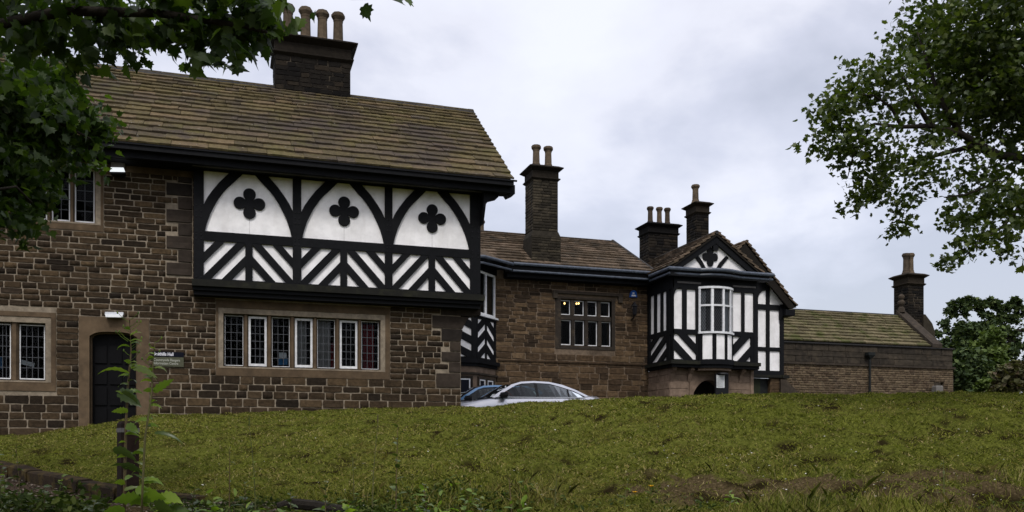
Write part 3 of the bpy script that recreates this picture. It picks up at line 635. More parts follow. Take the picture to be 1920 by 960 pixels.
# timbered upper floor
MB().fbox(FT, uL, uR, zJ+.1, zTop+.3, .055, .20).build('infill_panel', M_white, house)
for i, (a, b) in enumerate(post_u): MB().fbox(FT, a, b, zB-.05, zTop+.35, 0, .2).build('post', M_black, house)
for i in range(3):
    a, b = post_u[i][1], post_u[i+1][0]; Wd = b-a; Ht = zTop-zM1
    MB().fbox(FT, a, b, zM0, zM1, .003, .06).build('rail', M_black, house); MB().fbox(FT, a, b, zTop, zTop+.35, .003, .06).build('rail', M_black, house); MB().fbox(FT, a, b, zB-.05, zB, .003, .06).build('rail', M_black, house)
    outer = [(-.0, .56), (.04, .44), (.09, .33), (.17, .175), (.285, 0)]; inner = [(.43, 0), (.34, .14), (.27, .24), (.22, .325), (.165, .44), (.115, .57), (.07, .71), (.035, .86), (.012, 1), (0, 1)]
    for mir in (0, 1):
        P = [((1-x if mir else x), y) for x, y in outer+inner]
        MB().prism(FT, [(a+x*Wd, zTop-y*Ht) for x, y in P], .006, .058).build('arched_brace', M_black, house)
    MB().fbox(FT, a+Wd*.507-.0012, a+Wd*.507+.0012, zM1, zM1+Ht*.3, .050, .056).build('plaster_joint', M_soffit, house)
    cq = a+Wd*.507; cz = zM1+Ht*.515; rq = 29.8/167*Wd
    MB().prism(FT, quatrefoil(cq, cz, rq, 1.0, .60), .02, .058).build('quatrefoil', M_black, house)
    m = (a+b)/2+.0; sw = .075; MB().fbox(FT, m-sw, m+sw, zB, zM0, .004, .06).build('stud', M_black, house)
    for mir, (s0, s1) in ((False, (a, m-sw)), (True, (m+sw, b))):
        stripes(FT, (s0, s1, zB, zM0), mir, [(.28, .51), (.80, 1.04), (1.30, 1.54)], .87, .009, .058, house)
pg = MB()
for a, b in post_u:
    for zz in [zM0+.03, zM0+.12, zM1-.02, zM1+.3, zM1+.42, zM1+.54, zB+.02]:
        for x in (a+.05, b-.05): pg.prism(FT, [(x+.016*math.cos(q), zz+.016*math.sin(q)) for q in [k*math.pi/3 for k in range(6)]], -.012, .003)
pg.build('peg', M_blk, house, stuff=True)
# jetty mouldings
jx1 = uR+.06
for (y0, z0, z1, m, n) in ((19.60, zB-.19, zB-.05, M_sill, 'jetty_sill'), (19.66, zB-.27, zB-.192, M_black, 'jetty_moulding'), (19.72, zB-.36, zB-.272, M_black, 'jetty_moulding')):
    o = MB().box(uL-.03+(y0-19.6)*.3, jx1-(y0-19.6)*.6, y0, Y0+.02, z0, z1).build(n, m, house)
MB().box(uL, uR-.12, 19.82, Y0+.02, zJ-.02, zB-.362).build('jetty_moulding', M_black, house)
# upper right end of the timbered room (side wall)
MB().box(uR-.10, uR-.003, YT+.2, 26.0, zJ+.2, zE-.1).build('side_wall', M_white, house)
for yy in (21.2, 22.7, 24.2, 25.8): MB().box(uR-.02, uR+.03, yy, yy+.2, zJ+.2, zE-.1).build('stud', M_black, house)
# eaves
vx = 6.22
zG = (ZP(384, 309, 19.55)+ZP(885, 357, 19.55))/2
MB().box(-7.2, vx-.02, 19.16, 19.29, zE-.17, zE-.045).box(-7.2, vx+.05, 19.13, 19.17, zE-.075, zE-.04).build('gutter', M_black, house)
MB().box(-7.2, vx-.04, 19.29, 19.40, zE-.30, zE-.03).build('fascia_board', M_black, house)
MB().box(-7.2, vx-.10, 19.40, 19.56, zG, zE-.06).build('cornice', M_black, house)
MB().box(uL-.02, uR+.02, 19.52, 19.60, zG-.03, zG-.002).build('cornice_bead', M_soffit, house)
MB().box(-7.2, uR+.05, 19.56, 20.02, zTop+.02, zE-.08).build('soffit', M_black, house)
MB().box(-7.0, XP(361, 19.98), 19.975, 20.02, zE-.40, zTop+.015).build('frieze', M_dress, house)
br = [(uR-.01, ZP(901, 422, 19.6)), (XP(903, 19.6), ZP(901, 398, 19.6)), (XP(908, 19.6), ZP(901, 385, 19.6)), (XP(916, 19.6), ZP(901, 375, 19.6)), (XP(931, 19.6), ZP(901, 370, 19.6)), (XP(933, 19.6), ZP(901, 362, 19.6)), (XP(947, 19.6), ZP(901, 361, 19.6)), (XP(951, 19.6), ZP(901, 367, 19.6)), (XP(962, 19.6), ZP(901, 361, 19.6)), (XP(962, 19.6), zE-.06), (uR-.01, zE-.06)]
yprism(MB(), br, 19.45, 19.75).build('eaves_bracket', M_black, house)
# roof
rf = MB(); xprism(rf, [(YE, zE-.05), (YR, zR-.03), (2*YR-YE, zE-.05), (2*YR-YE, zE-.13), (YR, zR-.15), (YE, zE-.13)], -7.3, vx-.03)
rf = rf.build('roof', M_under, house)
xprism(MB(), [(YE+.1, zE-.13), (YR, zR-.15), (2*YR-YE-.1, zE-.13), (2*YR-YE-.1, zE-.3), (YR, zR-.36), (YE+.1, zE-.3)], vx-.12, vx-.05).build('bargeboard', M_black, house)
xprism(MB(), [(Y0, zE-.14), (YR, zR-.2), (2*YR-Y0, zE-.14)], uR-.16, uR-.04).build('gable_wall', M_white, house)
Lr = math.hypot(YR-YE, zR-zE)
place('slate', slates((-7.3, YE-.03, zE-.045), (1, 0, 0), (0, YR-YE, zR-zE), vx+7.3, Lr+.02, .32, .205, .34, .72, th=.038, seed=5), V_slate, rf, 300)
place('slate', slates((vx, 2*YR-YE+.03, zE-.045), (-1, 0, 0), (0, -(YR-YE), zR-zE), vx+7.3, Lr+.02, .5, .4, .7, 1.2, th=.03, seed=6), V_slate, rf, 0)
x = -7.3; k = 0
while x < vx-.05:
    l = min(RND.uniform(.5, .75), vx-x); mb = MB(); s = .004*RND.uniform(-1, 1)
    xprism(mb, [(YR-.17, zR-.09+s), (YR-.03, zR+.055+s), (YR+.03, zR+.055+s), (YR+.17, zR-.09+s), (YR, zR-.02+s)], x+.004, x+l-.004); mb.build('ridge_tile', M_ridge, rf); x += l
c1y = 22.58
chimney(house, XP(516, c1y), XP(657, c1y), c1y, c1y+.95, zR-.3, ZP(588, 69, c1y), .36, [XP(a, c1y+.47) for a in (540, 573, 604.5, 634)], M_soot, M_sootj, V_soot, True, .115, .30, None, .148, .92)
# lamps and signs on the house (rest against it: things of their own)
def lamp(name, label, a, b, c, d, parts):
    o = thing(name, label, 'lamp', (XP((a+b)/2, Y0), Y0, ZP((a+b)/2, d, Y0)))
    for n, m, pts, y0, y1 in parts: yprism(MB(), [(XP(x, Y0-.1), ZP(x, y, Y0-.1)) for x, y in pts], y0, y1).build(n, m, o)
lamp('floodlight', 'grey floodlight with white glass under the eaves near the upper window', 207, 236, 303, 331, [('back_box', M_rust, [(208, 304.5), (235, 305.5), (233.5, 318), (209.5, 317.5)], 19.84, 19.99), ('glass', M_floodlit, [(209.5, 317.5), (233, 318), (236, 326.5), (207.5, 326)], 19.76, 19.95), ('lamp_rim', M_blk, [(207, 326), (236.5, 326.5), (234, 330.5), (210, 330)], 19.75, 19.97), ('lamp_hood', M_rust, [(207.5, 303), (236, 304), (236, 305.6), (207.5, 304.6)], 19.74, 19.99)])
lamp('bulkhead_lamp', 'white oblong bulkhead lamp on the lintel over the black door', 197, 232, 585, 597, [('housing', M_lampw, [(197.5, 585.5), (231.5, 586), (232, 591), (197, 590.5)], 19.84, 19.975), ('diffuser', M_flood, [(198, 590.6), (231, 591), (230, 596), (199, 595.5)], 19.82, 19.97)])
sg = thing('wall_sign', 'two-tier sign in black over olive with pale lettering right of the black door', 'sign', (XP(315, Y0), Y0, ZP(315, 690, Y0)))
YSg = 19.955
yprism(MB(), [(XP(286, YSg), ZP(286, 658, YSg)), (XP(344.5, YSg), ZP(344, 661, YSg)), (XP(344.5, YSg), ZP(344, 669.5, YSg)), (XP(286, YSg), ZP(286, 668.5, YSg))], YSg-.01, 19.985).build('sign_board', M_sign, sg)
yprism(MB(), [(XP(286, YSg), ZP(286, 669, YSg)), (XP(344.5, YSg), ZP(344, 670.2, YSg)), (XP(344.5, YSg), ZP(344, 688, YSg)), (XP(286, YSg), ZP(286, 686.5, YSg))], YSg-.008, 19.985).build('sign_board', M_signg, sg)
def text(s, x, y, z, size, m, parent, squeeze=1.0, bold=0):
    cu = bpy.data.curves.new('lettering', 'FONT'); cu.body = s; cu.size = size; cu.extrude = .002; cu.offset = bold
    tmp = bpy.data.objects.new('lettering', cu); me = bpy.data.meshes.new_from_object(tmp); bpy.data.objects.remove(tmp)
    me.materials.clear(); me.materials.append(m); o = bpy.data.objects.new('lettering', me); COL.objects.link(o); o.parent = parent
    o.location = Vector((x, y, z))-ORIG[parent.name]; o.rotation_euler = (R(90), 0, 0); o.scale = (squeeze, 1, 1); return o
text('Smithills Hall', XP(288, YSg), YSg-.014, ZP(300, 666.5, YSg), .095, M_letter, sg, .80, .003)
text('Countryside Rangers', XP(288, YSg), YSg-.012, ZP(300, 677, YSg), .075, M_letterg, sg, .82, .001)
text('Information Centre', XP(288, YSg), YSg-.012, ZP(300, 683.3, YSg), .075, M_letterg, sg, .82, .001)

# ================================================================== HALL RANGE behind the cars
YH = 28.0; FH = FY(YH)
hall = thing('hall_building', 'long brown stone hall range with hipped slate roof, canted bay and tall twin-pot chimney', 'building', (9.5, 28, 2.05))
zhE = ZP(1060, 500, 27.5); zhR = ZP(1100, 451, 30.0); zhT = ZP(1100, 532, YH); hx1 = XP(1216, YH)
HL = lights(YH+.1, [(1051, 1069, 563, 590.5), (1076, 1094.5, 563.5, 591), (1101, 1118.5, 565, 592), (1125.5, 1143, 566, 593), (1051, 1070, 600, 646.5), (1077, 1095, 601, 647.5), (1102, 1119.5, 602, 648), (1127, 1144.5, 603, 649)])
for r_ in (0, 4):
    z0 = sum(l[2] for l in HL[r_:r_+4])/4; z1 = sum(l[3] for l in HL[r_:r_+4])/4
    for i in range(4): HL[r_+i] = (HL[r_+i][0], HL[r_+i][1], z0, z1)
HW = (XP(1041, YH), XP(1153, YH), ZP(1041, 652, YH)-.02, ZP(1041, 555, YH))
hwall = MB(); holed_wall(hwall, FH, 5.3, hx1, 1.8, zhE-.1, [(HL[0][0]-.03, HL[3][1]+.03, HL[4][2]-.03, HL[0][3]+.03)], .002, .4)
hwall = hwall.build('wall', M_hallmortar, hall)
hh = [HW, (5.2, 8.42, 0, 9), (XP(1036, YH), XP(1166, YH), ZP(1041, 555, YH), ZP(1041, 545, YH)+.02)]
place('brick', courses(FH, 5.3, hx1, 2.0, zhT, .12, .17, .25, .62, hh, .016, .07, .014, random.Random(31), hfn=lambda v: (.17, .23) if v < HW[2]-.1 else (.11, .155)), V_hall, hwall, 300)
mb = MB(); i0, i1, i2, i3 = HL[0][0]-.03, HL[3][1]+.03, HL[4][2]-.04, HL[0][3]+.04; ms = XP(1155, YH)-XP(1152, YH)
mb.ring(FH, HW, (i0, i1, i2, i3), -.02, .2); tz0, tz1 = HL[4][3]+.0, HL[0][2]
mb.fbox(FH, i0, i1, tz0+.01, tz1-.01, .03, .2)
hwin = mb.build('window', M_dressd, hall)
for j in range(3):
    for r_ in (0, 4):
        a, b = HL[r_+j][1]+.01, HL[r_+j+1][0]-.01; MB().fbox(FH, a, b, HL[r_][2], HL[r_][3]+.01, .04, .2).build('mullion', M_dressd, hwin)
window_unit(FH, hwin, HL, .14, 1, 1, .024, lead=False)
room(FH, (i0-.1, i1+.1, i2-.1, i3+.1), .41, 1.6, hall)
mb = MB(); u0, u1 = XP(1036, YH), XP(1166, YH); zt = ZP(1041, 545, YH)
mb.fbox(FH, u0, u1, zt-.09, zt, -.10, .02); mb.fbox(FH, u0, u0+.16, zt-.26, zt-.09, -.09, .02); mb.fbox(FH, u1-.16, u1, zt-.30, zt-.09, -.09, .02); mb.build('hood_mould', M_dressd, hall)
MB().fbox(FH, 8.5, hx1, ZP(1100, 682, YH), ZP(1100, 682, YH)+.05, -.05, .0).build('string_course', M_hallstone, hall)
for k, (a, b) in enumerate(((1058.5, 569), (1081, 569.5), (1085, 569))):
    o = MB().lathe((XP(a, YH+1.2), YH+1.2), [(.02, ZP(a, b, YH+1.2)-.03), (.032, ZP(a, b, YH+1.2)), (.02, ZP(a, b, YH+1.2)+.035)], 8).build('ceiling_lamp', M_lit, None, origin=(XP(a, YH+1.2), YH+1.2, ZP(a, b, YH+1.2)))
    tag(o, ['small lit lamp seen through the upper left pane of the hall window', 'small lit lamp in the second upper pane, left one of a close pair', 'small lit lamp in the second upper pane, right one of a close pair'][k], 'lamp', 'lit lamps inside the hall window')
# eaves, gutter, roof
MB().box(8.7, hx1+.1, 27.62, 28.02, zhT, zhE-.17).build('soffit', M_black, hall)
MB().box(8.6, hx1+.05, 27.46, 27.62, zhE-.30, zhE-.06).build('fascia_board', M_black, hall)
gz = zhE-.03
MB().tube([(8.85, 27.40, gz-.0), (hx1-.1, 27.40, gz), (hx1+.25, 27.2, gz), (hx1-.1+.1, 26.9, gz)][:2], .055, 8).tube([(8.85, 27.47, gz-.22), (hx1-.05, 27.47, gz-.22)], .04, 8).build('gutter', M_leadb, hall)
rx_r, rx_e = XP(1148, 30.0), XP(1226, 27.5)
rfh = MB(); rfh.add([(5.3, 27.45, zhE-.03), (rx_e, 27.45, zhE-.03), (rx_r, 30, zhR-.03), (5.3, 30, zhR-.03), (5.3, 32.5, zhE-.03), (rx_e, 32.5, zhE-.03), (5.3, 27.45, zhE-.1), (rx_e, 27.45, zhE-.1)], [(0, 1, 2, 3), (3, 2, 5, 4), (1, 5, 2), (6, 7, 1, 0)])
rfh = rfh.build('roof', M_under, hall); Lh = math.hypot(2.55, zhR-zhE)
place('slate', slates((5.3, 27.42, zhE-.02), (1, 0, 0), (0, 2.55, zhR-zhE), rx_e-5.3, Lh, .30, .19, .4, .95, lim=lambda s: (0, rx_e-5.3+(rx_r-rx_e)*s/Lh), th=.045, seed=9), V_slate2, rfh, 300)
hv = Vector((rx_r, 30, zhR))-Vector((rx_e, 27.45, zhE))
MB().tube([(rx_e, 27.5, zhE+.06), (rx_r, 30, zhR+.05)], .07, 6).build('hip_tile', M_ridge, rfh)
x = 5.3
while x < rx_r: l = min(.7, rx_r-x+.05); xprism(MB(), [(29.85, zhR-.04), (29.97, zhR+.07), (30.03, zhR+.07), (30.15, zhR-.04)], x, x+l-.008).build('ridge_tile', M_ridge, rfh); x += .7
# canted bay
YB = 27.07; FB = FY(YB); bx = 7.47; FC = Frame((bx, YB), math.pi/4); CL = (8.4-bx)*math.sqrt(2)
bz0 = ZP(891, 669, YB); bz1 = ZP(891, 596, YB); bzt = zhE-.2
bay = MB(); out = [(5.3, YB), (bx, YB), (8.4, 28.0), (5.3, 28.0)]
def plan(mb, P, z0, z1): n = len(P); return mb.add([(x, y, z) for z in (z0, z1) for x, y in P], [tuple(range(n))[::-1], tuple(range(n, 2*n))]+[(i, (i+1) % n, (i+1) % n+n, i+n) for i in range(n)])
def off(P, d): return [(5.3, YB-d), (bx+d*.414, YB-d), (8.4+d*1.2, 28.0-d*.2), (8.4+d, 28.01), (5.3, 28.01)]
plan(bay, out, 2.0, bz0-.3); bay = bay.build('bay', M_porch, hall)
plan(MB(), out, bz0-.05, bz1+.1).build('infill_panel', M_white, bay)
plan(MB(), off(out, .14), bz0-.20, bz0-.08).build('bay_moulding', M_black, bay); plan(MB(), off(out, .07), bz0-.30, bz0-.202).build('bay_moulding', M_black, bay); plan(MB(), off(out, .09), bz0-.56, bz0-.50).build('bay_moulding', M_dressd, bay)
plan(MB(), off(out, .035), bz0-.078, bz0).build('rail', M_black, bay); plan(MB(), off(out, .035), bz1, bz1+.09).build('rail', M_black, bay)
plan(MB(), off(out, .10), bz1+.092, bz1+.15).build('window_sill', M_wpaint, bay)
MB().fbox(FB, bx-.14, bx+.015, bz0, bz1, -.04, .05).build('post', M_black, bay)
MB().fbox(FC, -.015, .10, bz0, bz1, -.04, .05).build('post', M_black, bay); MB().fbox(FC, CL-.10, CL, bz0, bz1, -.04, .05).build('post', M_black, bay)
mC = CL*.5; MB().fbox(FC, mC-.045, mC+.045, bz0, bz1, -.038, .05).build('stud', M_black, bay)
for mir, (a, b) in ((False, (.10, mC-.045)), (True, (mC+.045, CL-.10))): stripes(FC, (a, b, bz0, bz1), mir, [(.59, 1.30), (1.85, 2.6), (3.12, 3.85)], 3.45, -.03, .02, bay)
stripes(FB, (5.55, bx-.14, bz0, bz1), True, [(.12, .42), (.68, .98), (1.24, 1.54), (1.80, 2.1), (2.36, 2.6)], 1.45, -.03, .02, bay)
zw0, zw1 = bz1+.15, bzt-.16
for F_, a, b, n in ((FC, .03, CL-.03, 2), (FB, 5.5, bx-.03, 4)):
    mb = MB(); mb.ring(F_, (a, b, zw0, zw1), (a+.07, b-.07, zw0+.07, zw1-.07), -.03, .05); st = (b-a-.14)/n
    for j in range(1, n): mb.fbox(F_, a+.07+st*j-.035, a+.07+st*j+.035, zw0+.07, zw1-.07, -.035, .05)
    mb.build('window_frame', M_wpaint, bay)
    for j in range(n): MB().add([F_.pt(a+.07+st*j, zw0, .01), F_.pt(a+.07+st*(j+1), zw0, .01), F_.pt(a+.07+st*(j+1), zw1, .01), F_.pt(a+.07+st*j, zw1, .01)], [(0, 1, 2, 3)]).build('pane', M_glass, bay)
plan(MB(), [(5.3, YB+.25), (bx-.1, YB+.25), (8.1, 27.95), (5.3, 27.95)], zw0-.05, bzt).build('room_interior', M_dark, bay)
plan(MB(), off(out, .05), zw1, bzt+.05).build('rail', M_black, bay)
plan(MB(), off(out, .40), bzt+.05, bzt+.17).build('bay_soffit', M_black, bay)
MB().tube([(5.3, YB-.45, gz-.02), (bx+.18, YB-.45, gz-.02), (8.85, 27.43, gz-.02)], .055, 8).tube([(5.3, YB-.38, gz-.2), (bx+.15, YB-.38, gz-.2), (8.8, 27.47, gz-.2)], .04, 8).build('gutter', M_leadb, bay)
MB().add([(5.3, YB-.38, gz+.02), (bx+.15, YB-.38, gz+.02), (8.8, 27.5, gz+.02), (7.6, 29.0, zhR-.5), (5.3, 29.0, zhR-.5)], [(0, 1, 2, 3, 4)]).build('bay_roof', M_slate2, bay)
for (F_, a, b, n) in ((FB, 5.8, bx-.1, 3), (FC, .12, CL-.12, 2)):       # ground floor windows of the bay
    mb = MB(); z0, z1 = 2.6, bz0-.62; mb.ring(F_, (a, b, z0, z1), (a+.06, b-.06, z0+.06, z1-.06), -.06, .03); st = (b-a-.12)/n
    for j in range(1, n): mb.fbox(F_, a+.06+st*j-.06, a+.06+st*j+.06, z0+.06, z1-.06, -.055, .03)
    mb.build('window_surround', M_dressd, bay)
    for j in range(n):
        q0, q1 = a+.06+st*j+(.06 if j else 0)+.02, a+.06+st*(j+1)-(.06 if j < n-1 else 0)-.02
        MB().ring(F_, (q0, q1, z0+.08, z1-.08), (q0+.04, q1-.04, z0+.12, z1-.12), -.045, -.01).build('casement', M_wpaint, bay)
        MB().fbox(F_, q0+.04, q1-.04, z0+.12, z1-.12, -.02, -.012).build('pane', M_sign, bay)
chimney(hall, XP(985, 28.5), XP(1046, 27.7), 27.7, 28.5, zhE-.3, ZP(1016, 309, 27.7), .33, [XP(a, 28.2) for a in (1003.5, 1026)], M_chim2, M_chim2, V_chim2, False, .10, .30, (ZP(1016, 433, 27.7), .075), .145, .80)
chimney(hall, XP(876, 31), XP(908, 31), 31, 31.9, zhR-1.2, ZP(892, 442, 31), .3, [XP(884, 31.4), XP(903.5, 31.4)], M_soot, M_sootj, V_soot, False, .14, .3, None, .115, .72)
# things fixed on the hall wall
al = thing('alarm_box', 'small blue alarm box high on the hall wall beside the porch', 'alarm box', (XP(1188, 27.9), 28, ZP(1188, 558, 27.9)))
yprism(MB(), [(XP(x, 27.9), ZP(1188, y, 27.9)) for x, y in ((1181.5, 557), (1195, 557), (1193, 546.5), (1190, 544.5), (1186, 544.5), (1183, 547))], 27.9, 27.98).build('case', M_blue, al)
yprism(MB(), [(XP(x, 27.89), ZP(1188, y, 27.89)) for x, y in ((1184, 555.5), (1192.5, 555.5), (1191.5, 552.5), (1185, 552.5))], 27.888, 27.899).build('label_plate', M_lampw, al)
yprism(MB(), [(XP(x, 27.89), ZP(1188, y, 27.89)) for x, y in ((1186, 551), (1189.5, 551), (1189.5, 548.5), (1186, 548.5))], 27.888, 27.899).build('emblem', M_lampw, al)
bl = thing('wall_lantern', 'black iron lantern on a bracket below the blue alarm box', 'lantern', (XP(1189, 27.8), 28, ZP(1189, 600, 27.8)))
zt = ZP(1189, 569, 27.8); xx = XP(1189, 27.75)
MB().tube([(xx, 27.99, zt-.1), (xx, 27.8, zt+.02), (xx, 27.7, zt)], .02, 6).tube([(xx, 27.99, zt-.55), (xx, 27.8, zt-.5), (xx, 27.72, zt-.44)], .02, 6).build('bracket', M_blk, bl)
MB().lathe((xx, 27.7), [(.03, zt-.45), (.07, zt-.40), (.10, zt-.14), (.12, zt-.12), (.04, zt-.02), (.02, zt+.04)], 6).build('lamp_case', M_blk, bl)

# ================================================================== PORCH WING
PY = 26.1; pX0 = 13.98; FP = FY(PY); FL = Frame((pX0, 28.0), -math.pi/2)
porch = thing('timbered_porch', 'black and white timbered porch wing with bow window and quatrefoil gable', 'porch', (15.6, 26.1, 2.05))
def ul(px): c, d = comps(px); return 28.0-pX0*d/c
def zl(px, py): return ZP(px, py, 28.0-ul(px))
pX1 = XP(1417, PY); pz0 = ZP(1272, 673, PY); pzr0 = ZP(1272, 626, PY); pzr1 = ZP(1272, 616.5, PY); pz1 = ZP(1272, 541, PY); pzg = ZP(1262, 505, PY)
MB().box(pX0+.06, pX1-.02, PY+.06, 28.2, pz0-.2, pzg).build('infill_panel', M_white, porch)
def pbar(a, b, z0, z1, n='stud', d=.0): MB().fbox(FP, XP(a, PY), XP(b, PY), z0, z1, d, .07).build(n, M_black, porch)
MB().box(pX0, XP(1264, PY), PY, PY+.16, pz0-.05, pzg+.02).build('post', M_black, porch)
pbar(1413.5, 1419, pz0-.05, pzg, 'post')
pbar(1280, 1288, pzr1, pz1+.02); pbar(1305, 1309.5, pzr1, pz1+.02); pbar(1372, 1374.5, pz0, pz1+.02); pbar(1391, 1396.5, pzr1, pz1+.02); pbar(1306, 1312, pz0, pzr0)
pbar(1264, 1413.5, pz1, pzg+.02, 'rail', .003); pbar(1264, 1413.5, pzr0, pzr1, 'rail', .003); pbar(1264, 1413.5, pz0-.05, pz0, 'rail', .003)
pbar(1408, 1414, pz0, pzr0)
MB().fbox(FP, XP(1270, PY), XP(1314, PY), ZP(1272, 530.5, PY), ZP(1272, 527, PY), -.012, .01).build('plaster_strip', M_soffit, porch); MB().fbox(FP, XP(1374, PY), XP(1417, PY), ZP(1374, 538, PY), ZP(1374, 534.8, PY), -.012, .01).build('plaster_strip', M_soffit, porch)
yprism(MB(), [(XP(1263, PY), pz1-.25), (XP(1266, PY), pz1-.08), (XP(1270, PY), pz1+.01), (XP(1276, PY), pz1+.06), (XP(1263, PY), pz1+.06)], PY-.02, PY+.05).build('curved_brace', M_black, porch)
stripes(FP, (XP(1264, PY), XP(1306, PY), pz0, pzr0), True, [(.42, .82), (1.2, 1.62)], 1.05, .006, .06, porch)
stripes(FP, (XP(1376, PY), XP(1414, PY), pz0, pzr0), False, [(.0+.35, .82), (1.25, 1.66)], 1.05, .006, .06, porch)
# left face
for a, b in ((1212, 1218), (1226, 1229.5), (1238, 1241.5), (1249, 1255)):
    MB().fbox(FL, max(ul(a), 0), min(ul(b), 1.9), pz0-.05 if a in (1212, 1249) else pzr0, pzg, -.002, .07).build('post' if a in (1212, 1249) else 'stud', M_black, porch)
for z0, z1 in ((pz1, pzg), (pzr0, pzr1), (pz0-.05, pz0)): MB().fbox(FL, 0, 1.9, z0, z1, .001, .07).build('rail', M_black, porch)
stripes(FL, (ul(1218), ul(1249), pz0, pzr0), False, [(.22, .55), (.88, 1.22), (1.58, 1.9)], 1.15, .004, .06, porch)
# jetty mouldings and bow
bw = (XP(1373, PY)-XP(1309.5, PY))/2; bc = XP(1309.5, PY)+bw; BD = .30
def bowp(f, o=0): u = bw*f; return (bc+u*(1+o*.3), PY-BD*max(0, 1-f*f)**.8-o)
def bow(mb, f0, f1, z0, z1, o0, o1, n=10):
    P = [bowp(f0+(f1-f0)*i/n, o1) for i in range(n+1)]+[bowp(f1+(f0-f1)*i/n, o0) for i in range(n+1)]; return plan(mb, P, z0, z1)
for d, z0, z1, m in ((.13, pz0-.17, pz0-.05, M_sill), (.06, pz0-.27, pz0-.172, M_black)):
    MB().box(pX0-d, XP(1421, PY)+d*.3, PY-d, 27.9, z0, z1).build('jetty_moulding', m, porch); bow(MB(), -1.08, 1.08, z0-.002, z1+.002, -.3, d*.9) if False else None
bow(MB(), -1, 1, pz0-.17, pz0, -.02, .10).build('bow_moulding', M_black, porch); bow(MB(), -1, 1, pz0-.28, pz0-.172, -.02, .04).build('bow_moulding', M_black, porch); bow(MB(), -1, 1, pz0-.36, pz0-.282, -.35, -.04).build('bow_corbel', M_porch, porch)
bow(MB(), -1, 1, pz0, pzr0+.02, -.04, 0).build('infill_panel', M_white, porch)
for f0, f1 in ((-1.0, -.86), (-.42, -.22), (.28, .47), (.93, 1.0)): bow(MB(), f0, f1, pz0+.0, pzr0+.02, -.02, .018, 3).build('stud', M_black, porch)
bow(MB(), -1, 1, pzr0, pzr0+.03, -.02, .022).build('rail', M_black, porch)
bsz = pzr0+.03; btz = pz1+.10
bwn = bow(MB(), -1.03, 1.03, bsz, bsz+.07, -.10, .07).build('bow_window', M_wpaint, porch)
bow(MB(), -1.02, 1.02, btz-.07, btz, -.10, .045).build('window_frame', M_wpaint, bwn)
trz = bsz+(btz-bsz)*.60; bow(MB(), -1, 1, trz-.03, trz+.03, -.06, .02).build('transom', M_wpaint, bwn)
for f in (-.99, -.42, .20, .72, .99): bow(MB(), max(f-.06, -1), min(f+.06, 1), bsz+.07, btz-.07, -.07, .025, 2).build('mullion', M_wpaint, bwn)
fs = [-.99, -.42, .20, .72, .99]
for f0, f1 in zip(fs, fs[1:]):
    for z0, z1 in ((bsz+.07, trz-.03), (trz+.03, btz-.07)):
        a, b = bowp(f0+.05, -.03), bowp(f1-.05, -.03); MB().add([(a[0], a[1], z0), (b[0], b[1], z0), (b[0], b[1], z1), (a[0], a[1], z1)], [(0, 1, 2, 3)]).build('pane', M_glass, bwn)
        if f0 < .1:
            mb = MB(); A = Vector((a[0], a[1]-.006, z0)); U = Vector((b[0]-a[0], b[1]-a[1], 0)); hgt = z1-z0; wd = U.length; n = int(hgt/.16)+1
            for j in range(-4, 2*n):
                for sg_ in (1, -1):
                    p = []
                    for s_ in (0, 1): p.append((s_ if sg_ > 0 else 1-s_, (j*.12+s_*wd*1.7)/hgt))
                    (x0, y0), (x1, y1) = p
                    if y1 <= 0 or y0 >= 1: continue
                    t0 = max(0, (0-y0)/(y1-y0)); t1 = min(1, (1-y0)/(y1-y0)); mb.tube([A+U*(x0+(x1-x0)*t)+Vector((0, 0, hgt*(y0+(y1-y0)*t))) for t in (t0, t1)], .006, 3)
            mb.build('lead_lattice', M_lead, bwn)
bow(MB(), -.9, .9, bsz+.02, btz, -.32, -.28).build('room_interior', M_dark, bwn)
# gable
gY = PY-.12; gxl, gxr = XP(1259, gY), XP(1423, gY); gxm = (gxl+gxr)/2; gzp = ZP(1337, 441, gY); gzb = ZP(1262, 503, gY)
yprism(MB(), [(gxl+.05, gzb-.1), (gxr-.05, gzb-.1), (gxm, gzp-.1)], gY+.10, gY+.2).build('gable_infill', M_white, porch)
gs = (gzp-gzb)/(gxm-gxl); bb = .27
for s_ in (1, -1):
    e = gxl if s_ > 0 else gxr
    yprism(MB(), [(e-.06*s_, gzb-.02), (gxm, gzp+.03), (gxm, gzp+.03-bb*1.12), (e+.24*s_, gzb-.05)], gY-.02+(.003 if s_ < 0 else 0), gY+.07).build('bargeboard', M_black, porch)
qx, qz = XP(1331.5, gY+.08), ZP(1331.5, 482, gY+.08)
yprism(MB(), quatrefoil(qx, qz, .29, 1.1, .58), gY+.06, gY+.1).build('quatrefoil', M_black, porch)
for s_ in (1, -1):
    a = [(XP(1300 if s_ > 0 else 1366, gY+.08), gzb+.50), (XP(1306 if s_ > 0 else 1361, gY+.08), gzb+.56), (XP(1317 if s_ > 0 else 1349, gY+.08), gzb+.31), (XP(1328.5 if s_ > 0 else 1337.5, gY+.08), gzb-.08), (XP(1322 if s_ > 0 else 1344, gY+.08), gzb-.08), (XP(1312 if s_ > 0 else 1354, gY+.08), gzb+.22)]
    yprism(MB(), a, gY+.065, gY+.1).build('curved_brace', M_black, porch)
yprism(MB(), [(gxm-.1, gzp-.5), (gxm+.1, gzp-.5), (gxm+.1, gzp-.1), (gxm-.1, gzp-.1)], gY+.0, gY+.09).build('king_post', M_black, porch)
MB().box(pX0-.08, pX1+.05, gY-.02, PY+.02, pzg-.25, gzb-.07).build('fascia_board', M_black, porch); MB().box(pX0-.2, pX0-.002, PY, 28.0, pzg-.2, gzb-.09).build('soffit', M_black, porch)
